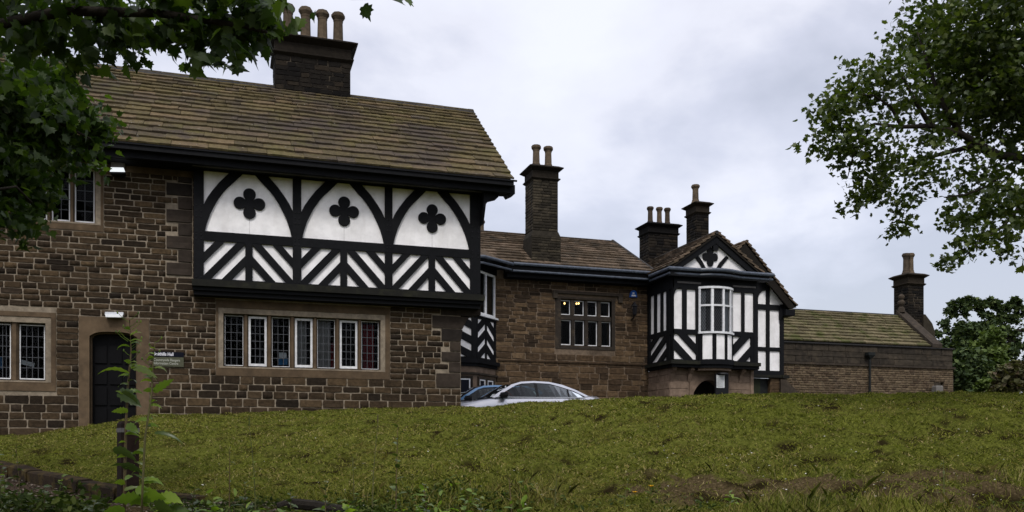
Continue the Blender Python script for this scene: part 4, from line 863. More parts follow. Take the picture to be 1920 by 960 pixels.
gpts = [(pX0-.25, 27.3, gzb-.02), (pX0-.25, gY-.12, gzb-.02), (bc-bw*1.1, gY-.14, gzb-.02), (bc-bw*.6, gY-.30, gzb-.02), (bc, gY-.36, gzb-.02), (bc+bw*.6, gY-.30, gzb-.02), (bc+bw*1.3, gY-.14, gzb-.02), (XP(1447, gY), gY-.12, gzb-.02)]
MB().tube(gpts, .06, 8).tube([(x+(.05 if i < 2 else 0), y+.07, z-.15) for i, (x, y, z) in enumerate(gpts)], .04, 8).build('gutter', M_leadb, porch)
plan(MB(), [(pX0-.2, PY), (pX0-.2, gY-.08)]+[(x, y+.07) for x, y, z in gpts[2:7]]+[(XP(1440, gY), gY-.08), (XP(1440, gY), PY)], gzb-.25, gzb-.06).build('fascia_board', M_black, porch)
gY1 = 31.0; rfp = MB(); rfp.add([(gxl-.12, gY-.06, gzb-.02), (gxm, gY-.06, gzp+.05), (gxr+.12, gY-.06, gzb-.02), (gxl-.12, gY1, gzb-.02), (gxm, gY1, gzp+.05), (gxr+.12, gY1, gzb-.02), (gxl-.12, gY-.06, gzb-.08), (gxm, gY-.06, gzp-.03), (gxr+.12, gY-.06, gzb-.08)], [(0, 1, 4, 3), (1, 2, 5, 4), (0, 6, 7, 1), (1, 7, 8, 2)])
rfp = rfp.build('roof', M_under, porch); dx = gxm-gxl+.12; dz = gzp+.07-gzb; Lp = math.hypot(dx, dz)
place('slate', slates((gxl-.14, gY1, gzb+.0), (0, -1, 0), (dx, 0, dz), gY1-gY+.08, Lp, .30, .2, .4, .9, th=.045, seed=12)+slates((gxr+.14, gY-.08, gzb), (0, 1, 0), (-dx, 0, dz), gY1-gY+.08, Lp, .30, .2, .4, .9, th=.045, seed=13), V_slate2, rfp, 240)
MB().tube([(gxm, gY-.08, gzp+.09), (gxm, gY1, gzp+.09)], .07, 6).build('ridge_tile', M_ridge, rfp)
# ground storey of the porch
LY = 26.4; FLo = FY(LY); ax0, ax1 = XP(1300, LY), XP(1356, LY); az = ZP(1325, 713, LY); lz1 = pz0-.27
arc = [(ax0+(ax1-ax0)*i/12, az-.42*abs(2*i/12-1)**2.4) for i in range(13)]
lw = MB().prism(FLo, [(pX0+.05, 2.0), (pX0+.05, lz1), (XP(1410, LY), lz1), (XP(1410, LY), 2.0), (ax1, 2.0)]+arc[::-1]+[(ax0, 2.0)], .0, .3); lw.box(pX0+.05, pX0+.35, LY+.3, 28.0, 2.0, lz1)
lw = lw.build('lower_wall', M_porch, porch)
place('brick', courses(FLo, pX0+.05, XP(1410, LY), 2.05, lz1, .19, .26, .4, .75, [(ax0-.18, ax1+.18, 0, az+.15)], .012, .05, .012, random.Random(8)), V_porch, lw, 60)
place('brick', courses(Frame((pX0+.05, 28.0), -math.pi/2), 0, 1.6, 2.05, lz1, .19, .26, .4, .75, [], .012, .05, .012, random.Random(8)), V_porch, lw, 40)
st_ = [(ax0-.16, 2.0), (ax0-.16, az+.13), (ax1+.16, az+.13), (ax1+.16, 2.0), (ax1, 2.0)]+arc[::-1]+[(ax0, 2.0)]
MB().prism(FLo, st_, -.03, .05).build('arch_surround', M_porch, porch)
MB().fbox(FLo, ax0-.1, ax1+.1, 2.0, az+.05, .7, .75).build('inner_door', M_dark, porch)
for a in (1259, 1292, 1388):
    u = XP(a, LY); MB().add([(u-.07, LY-.02, lz1), (u+.07, LY-.02, lz1), (u-.07, LY-.26, lz1), (u+.07, LY-.26, lz1), (u-.07, LY-.26, lz1-.07), (u+.07, LY-.26, lz1-.07), (u-.07, LY-.10, lz1-.2), (u+.07, LY-.10, lz1-.2), (u-.07, LY-.03, lz1-.45), (u+.07, LY-.03, lz1-.45), (u-.07, LY+.02, lz1-.45), (u+.07, LY+.02, lz1-.45)],
        [(0, 1, 3, 2), (2, 3, 5, 4), (4, 5, 7, 6), (6, 7, 9, 8), (8, 9, 11, 10), (0, 2, 4, 6, 8, 10), (1, 11, 9, 7, 5, 3)]).build('corbel', M_porch, porch)
nb = thing('notice_board', 'tall black notice board with a pale printed panel beside the porch arch', 'notice board', (XP(1353, 25.9), 25.9, 2.05))
MB().box(XP(1342, 25.9), XP(1366, 25.9), 25.9, 25.98, 2.0, ZP(1353, 701, 25.9)).lathe((XP(1354, 25.94), 25.94), [(.22, ZP(1353, 701, 25.9)-.02), (.2, ZP(1353, 699.5, 25.9)), (.1, ZP(1353, 698, 25.9))], 8).build('board', M_blk, nb)
u0, u1, z0, z1 = XP(1344, 25.88), XP(1358.5, 25.88), ZP(1350, 727, 25.88), ZP(1350, 703, 25.88)
MB().box(u0, u1, 25.885, 25.898, z0, z1).build('printed_panel', M_paper, nb)
mb = MB()
for k in range(12): zz = z0+(z1-z0)*(k+.6)/12; mb.box(u0+.01, u1-.02, 25.88, 25.884, zz, zz+.014)
mb.build('printed_lines', M_pipe, nb, stuff=True)
# the gabled bay of the hall right of the porch
RY = 28.0; FR = FY(RY); gable = thing('gabled_wing', 'tall narrow timbered gable bay squeezed between the porch and the low range', 'building', (18.9, 28, 2.05))
rxp, rzp = XP(1395, 27.8), ZP(1395, 459, 27.8); rxe, rze = XP(1487, 27.8), ZP(1487, 577, 27.8); rsl = (rzp-rze)/(rxe-rxp); rxl = rxp-1.75; rzl = rzp-1.75*rsl
ra, rb = XP(1414, RY), XP(1470, RY)
rz = {k: (ZP(1443, k, RY)) for k in (544, 571, 581, 651, 658, 695, 703)}
MB().prism(FR, [(rxp-1.5, rz[703]-.1), (rb, rz[703]-.1), (rb, rzp-(rb-rxp)*rsl-.1), (rxp, rzp-.15), (rxp-1.5, rzp-1.5*rsl-.15)], .05, .3).build('infill_panel', M_white, gable)
def gbar(a, b, z0, z1, n='stud', d=0): MB().fbox(FR, XP(a, RY), XP(b, RY), z0, z1, d, .07).build(n, M_black, gable)
gbar(1414, 1421.5, rz[703], ZP(1421, 530, RY), 'post'); gbar(1437, 1443.5, rz[695], ZP(1440, 535, RY)); gbar(1463, 1470, rz[703], ZP(1466, 571, RY), 'post')
for a, b in ((581, 571), (658, 651), (703, 695)): gbar(1421, 1463, rz[a], rz[b], 'rail', .003)
yprism(MB(), [(XP(1421, RY), ZP(1421, 560, RY)), (XP(1424, RY), ZP(1421, 551, RY)), (XP(1430, RY), ZP(1421, 545, RY)), (XP(1437.5, RY), ZP(1421, 543, RY)), (XP(1437.5, RY), ZP(1421, 520, RY)), (XP(1421, RY), ZP(1421, 520, RY))], RY+.005, RY+.07).build('curved_brace', M_black, gable)
for s_ in (1, -1):
    xe = rxe if s_ > 0 else rxl; ze = rze if s_ > 0 else rzl
    yprism(MB(), [(xe+.05*s_, ze), (rxp, rzp+.03), (rxp, rzp-.42), (xe-.22*s_, ze-.05)], 27.72, 27.80).build('bargeboard', M_under, gable)
MB().box(rxe-.35, rxe+.05, 27.75, 28.3, rze-.3, rze-.08).build('eaves_block', M_black, gable)
yprism(MB(), [(XP(1462, 27.95), ZP(1462, 600, 27.95)), (XP(1474, 27.95), ZP(1474, 585, 27.95)), (XP(1478, 27.95), ZP(1478, 578, 27.95)), (XP(1462, 27.95), ZP(1462, 578, 27.95))], 27.93, 28.0).build('curved_brace', M_black, gable)
rfg = MB(); rfg.add([(rxl-.05, 27.7, rzl), (rxp, 27.7, rzp+.05), (rxe+.08, 27.7, rze), (rxl-.05, 32, rzl), (rxp, 32, rzp+.05), (rxe+.08, 32, rze)], [(0, 1, 4, 3), (1, 2, 5, 4)])
rfg = rfg.build('roof', M_under, gable); Lg = math.hypot(rxe-rxp, rzp-rze); Lg2 = math.hypot(1.75, 1.75*rsl)
place('slate', slates((rxl-.05, 32, rzl+.02), (0, -1, 0), (1, 0, rsl), 4.3, Lg2+.05, .3, .2, .4, .9, th=.05, seed=14)+slates((rxe+.08, 27.68, rze+.02), (0, 1, 0), (-1, 0, rsl), 4.3, Lg+.1, .3, .2, .4, .9, th=.05, seed=15), V_slate2, rfg, 150)
MB().box(XP(1468, RY)-.1, rb+.14, 27.86, 28.2, rz[703]-.12, rz[703]).box(ra-.1, rb+.12, 27.9, 28.2, rz[703]-.1, rz[703]-.005).build('sill_beam', M_sill, gable)
MB().box(XP(1442, 28.1), rb+.05, 28.02, 28.4, 2.0, rz[703]-.12).build('lower_wall', M_hallstone, gable)
place('brick', courses(FY(28.02), XP(1442, 28.1), rb+.05, 2.05, rz[703]-.13, .16, .22, .3, .6, [], .014, .05, .012, random.Random(18)), V_hall, gable, 40)
MB().box(ra-.3, XP(1442, 28.1)+.01, 28.25, 28.35, 2.0, rz[703]-.12).build('doorway_recess', M_dark, gable)
MB().box(XP(1411, 28.1), XP(1426, 28.1), 28.12, 28.18, 2.0, rz[703]-.12).build('door', M_greend, gable); MB().box(XP(1427, 28.1), XP(1442, 28.1), 28.18, 28.24, 2.0, rz[703]-.12).build('door', M_pipe, gable)
MB().box(XP(1403, 26.5), XP(1409, 26.5), 26.36, 26.5, 2.0, lz1).build('door_jamb', M_porch, porch)
MB().add([(rb-.2, 27.9, 2.0), (rb+.55, 27.9, 2.0), (rb+.55, 27.9, ZP(1470, 735, 28)), (rb+.0, 27.9, rz[703]-.15), (rb-.2, 27.9, rz[703]-.15), (rb-.2, 28.2, 2.0), (rb+.55, 28.2, 2.0), (rb+.55, 28.2, ZP(1470, 735, 28)), (rb+.0, 28.2, rz[703]-.15), (rb-.2, 28.2, rz[703]-.15)], [(0, 1, 2, 3, 4), (9, 8, 7, 6, 5)]+[(i, i+5, (i+1) % 5+5, (i+1) % 5) for i in range(5)]).build('buttress', M_dressd, gable)
chimney(porch, XP(1199, 31.2), XP(1271, 30.4), 30.4, 31.2, zhE-.2, ZP(1235, 417, 30.4), .29, [XP(a, 30.9) for a in (1217, 1234, 1249)], M_soot, M_sootj, V_soot, False, .11, .3, None, .118, .72)
chimney(porch, XP(1287, 32.0), XP(1329, 31.2), 31.2, 32.0, zhE-.2, ZP(1308, 377, 31.2), .32, [XP(1304, 31.6)], M_soot, M_sootj, V_soot, False, .11, .3, None, .15, .80)

# ================================================================== LOW RANGE on the right
QY = 30.0; FQ = FY(QY); rng = thing('low_range', 'low brown range with mossy green slate roof behind a dark stone parapet', 'building', (25, 30, 2.05))
q0, q1 = XP(1466, QY), XP(1787, QY); qt = (ZP(1470, 639, QY)+ZP(1787, 652.5, QY))/2; qs = (ZP(1473, 681, QY)+ZP(1790, 690.7, QY))/2
dh = (XP(1751, QY), XP(1770, QY), 1.9, ZP(1760, 717, QY))
mb = MB(); holed_wall(mb, FQ, q0, q1, 1.9, qs, [dh], .002, .35); mb.box(q1-.3, q1-.01, QY+.35, 34, 1.9, qt-.05); qw = mb.build('wall', M_hallmortar, rng)
place('brick', courses(FQ, q0, q1, 2.0, qs-.03, .085, .105, .2, .32, [dh], .012, .06, .012, random.Random(41)), V_brick, qw, 0)
MB().fbox(FQ, q0, q1+.0, qs+.05, qt-.06, .04, .4).build('parapet', M_parapet, rng)
place('parapet_stone', courses(FQ, q0, q1, qs+.06, qt-.07, .22, .27, .5, 1.0, [], .012, .08, -.02, random.Random(42)), V_par, rng, 60)
MB().fbox(FQ, q0, q1+.06, qs-.03, qs+.05, -.08, .3).build('string_course', M_dressd, rng); MB().fbox(FQ, q0, q1+.04, qt-.065, qt-.005, -.04, .42).build('parapet_coping', M_ridge, rng)
MB().fbox(FQ, dh[0], dh[1], 1.9, dh[3], .25, .3).build('door', M_blk, rng)
zqR = (ZP(1480, 584, 32.1)+ZP(1680, 592.5, 32.1))/2; xv0 = XP(1466, 30.1); xe = XP(1744, 30.1)
rfq = MB(); rfq.add([(xv0, 30.1, qt-.03), (xe, 30.1, qt-.03), (xe, 32.1, zqR-.03), (xv0, 32.1, zqR-.03), (xv0, 34.1, qt-.03), (xe, 34.1, qt-.03)], [(0, 1, 2, 3), (3, 2, 5, 4)]); rfq = rfq.build('roof', M_under, rng); Lq = math.hypot(2, zqR-qt)
place('slate', slates((xv0, 30.1, qt), (1, 0, 0), (0, 2.0, zqR-qt), xe-xv0, Lq, .27, .2, .4, .9, th=.055, seed=17), V_slate3, rfq, 200)
MB().tube([(xv0, 32.1, zqR+.04), (xe, 32.1, zqR+.04)], .07, 6).build('ridge_tile', M_ridge, rfq)
MB().add([(xe, 29.95, qt-.02), (xe+.5, 29.95, qt-.02), (xe+.5, 32.1, zqR+.12), (xe, 32.1, zqR+.12), (xe, 29.95, qt+.14), (xe+.5, 29.95, qt+.14), (xe+.5, 32.1, zqR+.28), (xe, 32.1, zqR+.28)], [(0, 1, 2, 3), (4, 7, 6, 5), (0, 4, 5, 1), (1, 5, 6, 2), (2, 6, 7, 3), (3, 7, 4, 0)]).build('gable_coping', M_dressd, rng)
xprism(MB(), [(30.02, 1.95), (30.02, qt-.05), (32.1, zqR+.1), (34.2, qt-.05), (34.2, 1.95)], xe+.03, xe+.47).build('gable_wall', M_parapet, rng)
fz = zqR+.28; MB().lathe((xe+.2, 32.0), [(.16, fz-.1), (.14, fz+.1), (.08, fz+.16), (.16, fz+.28), (.17, fz+.36), (.08, fz+.46), (.13, fz+.55), (.14, fz+.62), (.08, fz+.7), (.02, fz+.73)], 10).build('finial', M_dressd, rng)
cy = 32.5; sh = chimney(rng, XP(1676, cy+.9), XP(1732, cy), cy, cy+.9, 2.0, ZP(1703, 511, cy), .36, [XP(1703, cy+.45)-.13, XP(1703, cy+.45)+.13], M_soot, M_sootj, V_soot, False, .12, .3, None, .15, 1.0)
xc0, xc1 = XP(1732, cy), XP(1745, cy); MB().add([(xc0-.1, cy-.1, 2.0), (xc1+.15, cy-.1, 2.0), (xc1+.15, cy-.1, ZP(1745, 622, cy)), (xc1, cy-.1, ZP(1745, 607, cy)), (xc0, cy-.1, ZP(1733, 590, cy)), (xc0-.1, cy-.1, ZP(1733, 590, cy)), (xc0-.1, cy+1, 2.0), (xc1+.15, cy+1, 2.0), (xc1+.15, cy+1, ZP(1745, 622, cy)), (xc1, cy+1, ZP(1745, 607, cy)), (xc0, cy+1, ZP(1733, 590, cy)), (xc0-.1, cy+1, ZP(1733, 590, cy))], [(0, 1, 2, 3, 4, 5), (11, 10, 9, 8, 7, 6)]+[(i, i+6, (i+1) % 6+6, (i+1) % 6) for i in range(6)]).build('chimney_shoulder', M_chim2, sh)
MB().add([(q1, 30.6, 1.9), (q1+.6, 30.6, 1.9), (q1+.6, 30.6, ZP(1800, 712, 30.6)), (q1, 30.6, ZP(1790, 699, 30.6)), (q1, 33, 1.9), (q1+.6, 33, 1.9), (q1+.6, 33, ZP(1800, 712, 30.6)), (q1, 33, ZP(1790, 699, 30.6))], [(0, 1, 2, 3), (7, 6, 5, 4), (0, 4, 5, 1), (1, 5, 6, 2), (2, 6, 7, 3)]).build('lean_to', M_dressd, rng)
dp = thing('downpipe', 'black cast iron downpipe with hopper head on the low range wall', 'downpipe', (XP(1631, 29.85), 29.85, 2.05))
xx = XP(1631, 29.85); MB().lathe((xx, 29.85), [(.045, 2.0), (.045, ZP(1631, 670, 29.85))], 8).build('pipe', M_pipe, dp); z = ZP(1631, 670, 29.85)
MB().stack([(xx-.06, xx+.06, 29.78, 29.94, z-.05), (xx-.16, xx+.16, 29.72, 29.96, z+.08), (xx-.16, xx+.16, 29.72, 29.96, z+.2)]).build('hopper', M_pipe, dp)
z = ZP(1758, 723, 29.7); o = MB().stack([(XP(1752, 29.7), XP(1765, 29.7), 29.6, 29.85, 2.05), (XP(1752, 29.7), XP(1765, 29.7), 29.6, 29.85, z-.06), (XP(1753, 29.7), XP(1764, 29.7), 29.62, 29.83, z)]).build('litter_bin', M_rust, None, origin=(XP(1758, 29.7), 29.7, 2.05)); tag(o, 'pale grey bin standing before the dark doorway of the low range', 'bin')

# ================================================================== PARKED CARS (front towards -X)
def car(name, label, X0, Yc, body, L=4.7, hs=1.0, fr=None, hatch=False):
    zg = 2.058; o = thing(name, label, 'car', (X0, Yc, zg), 'parked cars')
    T = lambda x, y, z: (X0+x*L/4.7, Yc+y, zg+z*hs)
    rear = 4.70
    st = [(0, .30, .55, .62, .70), (.12, .22, .66, .74, .78), (.5, .20, .74, .82, .84), (1.0, .20, .84, .88, .86), (1.35, .20, .90, .94, .88), (2.1, .20, .93, .95, .89), (3.2, .20, .95, .97, .89), (3.9, .22, .97, 1.0, .88), (4.25, .25, .98, 1.06, .86), (4.58, .30, .95, 1.04, .80), (4.70, .40, .80, .92, .70)]
    if hatch: st = st[:8]+[(4.3, .25, .97, 1.02, .86), (4.6, .3, .85, .95, .80), (4.7, .4, .7, .8, .72)]
    vs = []; fs = []; n = 10
    for x, zb, zs, zt, hw in st:
        ring = [(-hw*.92, zb), (-hw, zb+.12), (-hw*1.01, (zb+zs)/2+.08), (-hw*.985, zs-.04), (-hw*.93, zs+.01), (-hw*.6, zt), (0, zt+.015)]
        ring = ring+[(-a, b) for a, b in ring[::-1][1:]]; vs += [T(x, a, b) for a, b in ring]; n = len(ring)
    for i in range(len(st)-1): fs += [(i*n+k, i*n+(k+1) % n, (i+1)*n+(k+1) % n, (i+1)*n+k) for i_ in (0,) for k in range(n)]
    fs += [tuple(range(n))[::-1], tuple(range((len(st)-1)*n, len(st)*n))]
    MB().add(vs, fs).build('body', body, o, smooth=True)
    # roof line: x, z, half width
    rl = [(1.30, .95, .80), (1.60, 1.14, .74), (1.92, 1.32, .67), (2.20, 1.405, .63), (2.6, 1.435, .61), (3.05, 1.42, .61), (3.45, 1.345, .63), (3.85, 1.20, .69), (4.20, 1.03, .76)]
    if hatch: rl = rl[:5]+[(3.1, 1.44, .61), (3.7, 1.42, .62), (4.15, 1.33, .64), (4.5, 1.0, .76)]
    i0, i1 = 3, (6 if not hatch else 7)
    ex = lambda i, w, dz=0: T(rl[i][0], rl[i][2]*w, rl[i][1]+dz)
    vs = []; m = 7
    for i in range(i0, i1+1):
        for k in range(m): f = -1+2*k/(m-1); vs.append(T(rl[i][0], rl[i][2]*f, rl[i][1]+.035*(1-f*f)))
    MB().add(vs, [(i*m+k, i*m+k+1, (i+1)*m+k+1, (i+1)*m+k) for i in range(i1-i0) for k in range(m-1)]).build('roof_panel', body, o, smooth=True)
    for s in (-1, 1):
        mb = MB(); n_ = len(rl)
        A = [T(x, s*w, z) for x, z, w in rl]; B = [T(x+(.09 if i < 3 else -.10 if i > i1-1 else 0), s*(w+.045), z-(.055 if i0 <= i <= i1 else .03)) for i, (x, z, w) in enumerate(rl)]
        mb.add(A+B, [(i, i+1, i+1+n_, i+n_) for i in range(n_-1)]); mb.add([(p[0], p[1]-s*.03, p[2]-.01) for p in A]+[(p[0], p[1]-s*.03, p[2]) for p in B], [(i, i+1, i+1+n_, i+n_) for i in range(n_-1)])
        mb.build('roof_rail', body, o, smooth=True)
        # side windows follow the rail down to the belt
        xs0, xs1 = 1.42, (4.02 if not hatch else 4.3); bp = 2.62
        def top(x):
            q = [(rl[i][0]+(.09 if i < 3 else -.10 if i > i1-1 else 0), rl[i][1]-(.055 if i0 <= i <= i1 else .03), rl[i][2]+.045) for i in range(len(rl))]
            return float(np.interp(x, [a[0] for a in q], [a[1] for a in q])), float(np.interp(x, [a[0] for a in q], [a[2] for a in q]))
        def wn_(a, b, nm, m_, dy=0, sh=0):
            N = 8; P1 = []; P0 = []
            for k in range(N+1):
                x = a+(b-a)*k/N; z, w = top(x); zb = .955+.02*(x-1.4)/2.6
                P1.append(T(x, s*(w-.006+dy), max(z-sh, zb))); P0.append(T(x, s*(.845+dy), zb))
            return MB().add(P1+P0, [(k, k+1, k+N+2, k+N+1) for k in range(N)]).build(nm, m_, o)
        wn_(xs0, bp-.03, 'window', M_cglass, 0, .02); wn_(bp+.05, xs1, 'window', M_cglass, 0, .02)
        wn_(bp-.03, bp+.05, 'door_pillar', M_blk, .002)
        if not hatch: wn_(3.55, 3.60, 'window_divider', M_blk, .002)
        mb = MB().tube([T(xs0-.05, s*.862, .945), T(2.6, s*.866, .955), T(xs1+.05, s*.856, .975)], .012, 4); mb.build('window_trim', M_alloy if not hatch else M_blk, o)
        # mirror
        mb = MB(); c = T(1.62, s*.98, 1.0)
        mb.stack([(c[0]-.09, c[0]+.05, c[1]-.10, c[1]+.10, c[2]-.07), (c[0]-.12, c[0]+.07, c[1]-.12, c[1]+.12, c[2]), (c[0]-.08, c[0]+.06, c[1]-.11, c[1]+.11, c[2]+.075)]).tube([(c[0], c[1]-s*.05, c[2]-.05), (c[0]-.02, c[1]-s*.16, c[2]-.07)], .025, 5).build('wing_mirror', M_blk if s < 0 else body, o)
        for xw in (.85, 3.75):
            w = MB(); cw = T(xw, s*.74, .32); pr = [(.20, -.11), (.30, -.11), (.325, -.07), (.325, .07), (.30, .11), (.20, .11)]; vv = []; nn = 20
            for r_, y_ in pr: vv += [(cw[0]+r_*math.cos(2*math.pi*k/nn), cw[1]+y_, cw[2]+r_*math.sin(2*math.pi*k/nn)) for k in range(nn)]
            wh = w.add(vv, [(i*nn+k, i*nn+(k+1) % nn, (i+1)*nn+(k+1) % nn, (i+1)*nn+k) for i in range(len(pr)-1) for k in range(nn)]).build('wheel', M_tyre, o)
            a = MB()
            for k in range(5):
                q = 2*math.pi*k/5; a.tube([(cw[0], cw[1]+s*.09, cw[2]), (cw[0]+.2*math.cos(q), cw[1]+s*.10, cw[2]+.2*math.sin(q))], .03, 4)
            a.build('rim', M_alloy, wh)
        MB().fbox(FY(0), T(.03, 0, 0)[0], T(.42, 0, 0)[0], T(0, 0, .60)[2], T(0, 0, .72)[2], Yc+s*.70-.09, Yc+s*.70+.09).build('headlight', M_cglass, o)
        MB().fbox(FY(0), T(4.45, 0, 0)[0], T(4.68, 0, 0)[0], T(0, 0, .74)[2], T(0, 0, .90)[2], Yc+s*.70-.08, Yc+s*.70+.08).build('tail_light', M_redcurt, o)
        MB().tube([T(2.45, s*.90, .84), T(2.60, s*.90, .84)], .015, 4).build('door_handle', body, o)
    for a, b, nm in ((0, 3, 'windscreen'), (i1, len(rl)-1, 'rear_window')):
        vs = []; m = 7; R_ = list(range(a, b+1))
        for i in R_:
            for k in range(m): f = -1+2*k/(m-1); vs.append(T(rl[i][0]+(-.10 if a == 0 else .08)*(1-f*f)*(1-(i-a)/(b-a) if a == 0 else (i-a)/(b-a)), rl[i][2]*f*.99, rl[i][1]+.03*(1-f*f)))
        MB().add(vs, [(i*m+k, i*m+k+1, (i+1)*m+k+1, (i+1)*m+k) for i in range(len(R_)-1) for k in range(m-1)]).build(nm, M_cglass, o, smooth=True)
    MB().add([T(x, y, .955) for x, y in ((1.3, -.8), (4.1, -.8), (4.1, .8), (1.3, .8))], [(0, 1, 2, 3)]).build('cabin_deck', M_blk, o)
    for xs_ in (2.15, 3.15):
        for s in (-.38, .38):
            c = T(xs_, s, .95); mb = MB().stack([(c[0], c[0]+.12, c[1]-.24, c[1]+.24, c[2]), (c[0]+.08, c[0]+.2, c[1]-.22, c[1]+.22, c[2]+.18*hs), (c[0]+.1, c[0]+.2, c[1]-.12, c[1]+.12, c[2]+.2*hs), (c[0]+.13, c[0]+.22, c[1]-.12, c[1]+.12, c[2]+.33*hs)]); mb.build('seat', M_blk, o)
    c = T(1.75, -.38, 1.0); mb = MB(); mb.tube([(c[0]+.05*math.sin(q), c[1]+.18*math.cos(q), c[2]+.0+.17*math.sin(q)) for q in [k*math.pi/6 for k in range(13)]], .014, 5); mb.build('steering_wheel', M_blk, o)
    return o, T
XS = XP(1137, 23.2)-4.70
sc, TS = car('saloon_car', 'silver saloon car with black door mirror parked nose left beyond the grass bank', XS, 24.1, M_silver)
o = MB().tube([TS(1.78, -.50, 1.16), TS(2.05, -.42, .99)], .022, 6).tube([TS(1.74, -.52, 1.18), TS(1.80, -.49, 1.15)], .035, 6).build('steering_lock', M_orange, None, origin=TS(1.9, -.5, 1.0)); tag(o, 'orange steering wheel lock seen through the driver window of the silver car', 'steering lock')
car('hatchback_car', 'pale blue car half hidden behind the silver one and the house corner', XP(868, 25.2)-1.35, 26.0, M_cblue, 4.3, 1.0, hatch=True)

# ================================================================== POST, KERB, PATH LITTER
c = W(240, 947, 10.3); zb = Hs(c.x, c.y)-.15; zt = W(240, 790, 10.3).z; hw = .098
po = thing('wooden_post', 'short dark square wooden post in front of the kerb behind the tall weeds', 'post', (c.x, c.y, zb+.15))
aa = R(38)-TH; F_ = Frame((c.x, c.y), aa); mb = MB(); rngs = [(hw, zb), (hw, zt-.03), (hw-.02, zt)]
mb.add([F_.pt(a*r_, z, b*r_) for r_, z in rngs for a, b in ((-1, -1), (1, -1), (1, 1), (-1, 1))], [(k*4+i, k*4+(i+1) % 4, k*4+4+(i+1) % 4, k*4+4+i) for k in range(2) for i in range(4)]+[(8, 9, 10, 11)]).build('post_shaft', M_post, po)
MB().add([F_.pt(a*(hw+.004), z, b*(hw+.004)) for z in (zt-.13, zt-.08) for a, b in ((-1, -1), (1, -1), (1, 1), (-1, 1))], [(i, (i+1) % 4, 4+(i+1) % 4, 4+i) for i in range(4)]).build('metal_band', M_rust, po)
kerb = thing('kerb', 'low mossy stone kerb edging the gravel path below the lawn', 'kerb', (-1.3, 11.7, 1.0))
yy = 3.4; q = random.Random(3)
def kp(y): return Vector((float(np.interp(y, KY, KX)), y, float(np.interp(y, KY, KZ))))
yy = 10.35
while yy < 18.8:
    l = q.uniform(.75, 1.1); a, b = kp(yy), kp(yy+l*.82); d = (b-a); d2 = Vector((d.x, d.y, 0)).normalized(); n = Vector((d2.y, -d2.x, 0)); g = .012; mb = MB(); vs = []
    for t_, p in ((g, a), (1-g, b)):
        p = a+d*t_; w0 = .10+q.uniform(-.025, .03); hj = q.uniform(-.045, .008)
        vs += [p-n*w0+Vector((0, 0, -.32)), p-n*w0+Vector((0, 0, .005+hj)), p-n*(w0-.03)+Vector((0, 0, .03+hj)), p+n*.10+Vector((0, 0, .035+hj)), p+n*.12+Vector((0, 0, -.3))]
    mb.add(vs, [(i, (i+1) % 5, 5+(i+1) % 5, 5+i) for i in range(5)]+[(4, 3, 2, 1, 0), (5, 6, 7, 8, 9)]).build('kerb_stone', M_kerb, kerb); yy += l*.82
def scatter_quads(name, n, m, region, size, lift, label=None, cat=None, flat=.35):
    V = []; u = np.random.rand(n); v = np.random.rand(n)
    X, Y = region(u, v); ok = np.ones(len(X), bool); Z = H(X, Y)+lift; s = np.random.uniform(size[0], size[1], len(X)); a = np.random.rand(len(X))*6.28
    e1 = np.stack([np.cos(a), np.sin(a), np.random.uniform(-flat, flat, len(X))], -1)*s[:, None]; e2 = np.stack([-np.sin(a), np.cos(a), np.random.uniform(-flat, flat, len(X))], -1)*(s*np.random.uniform(.4, .9, len(X)))[:, None]
    C = np.stack([X, Y, Z], -1); P = np.stack([C-e1, C-e2, C+e1, C+e2], 1).reshape(-1, 3); N = len(X)
    o = npmesh(name, P, np.arange(4*N), np.full(N, 4), m, np.repeat(np.random.rand(N), 4)); o['kind'] = 'stuff'
    if label: tag(o, label, cat)
    return o
def polar(u0, u1, t0, t1):
    def f(u, v):
        px = u0+(u1-u0)*u; t = t0*(t1/t0)**v; a = (px-960)/FPX; return (CT*a+ST)*t, (CT-a*ST)*t
    return f
def pathreg(u, v):
    y = 6+10*v; return np.interp(y, KY, KX)-.12-3.2*u**1.3, y
scatter_quads('path_pebbles', 9000, M_gstone, pathreg, (.008, .028), .018, 'loose pebbles and dry leaf litter over the gravel path', 'gravel')
scatter_quads('fallen_petals', 420, M_petal, polar(300, 1950, 7.4, 15), (.006, .017), .03, 'scattered pale petals lying on the grass bank', 'petals')

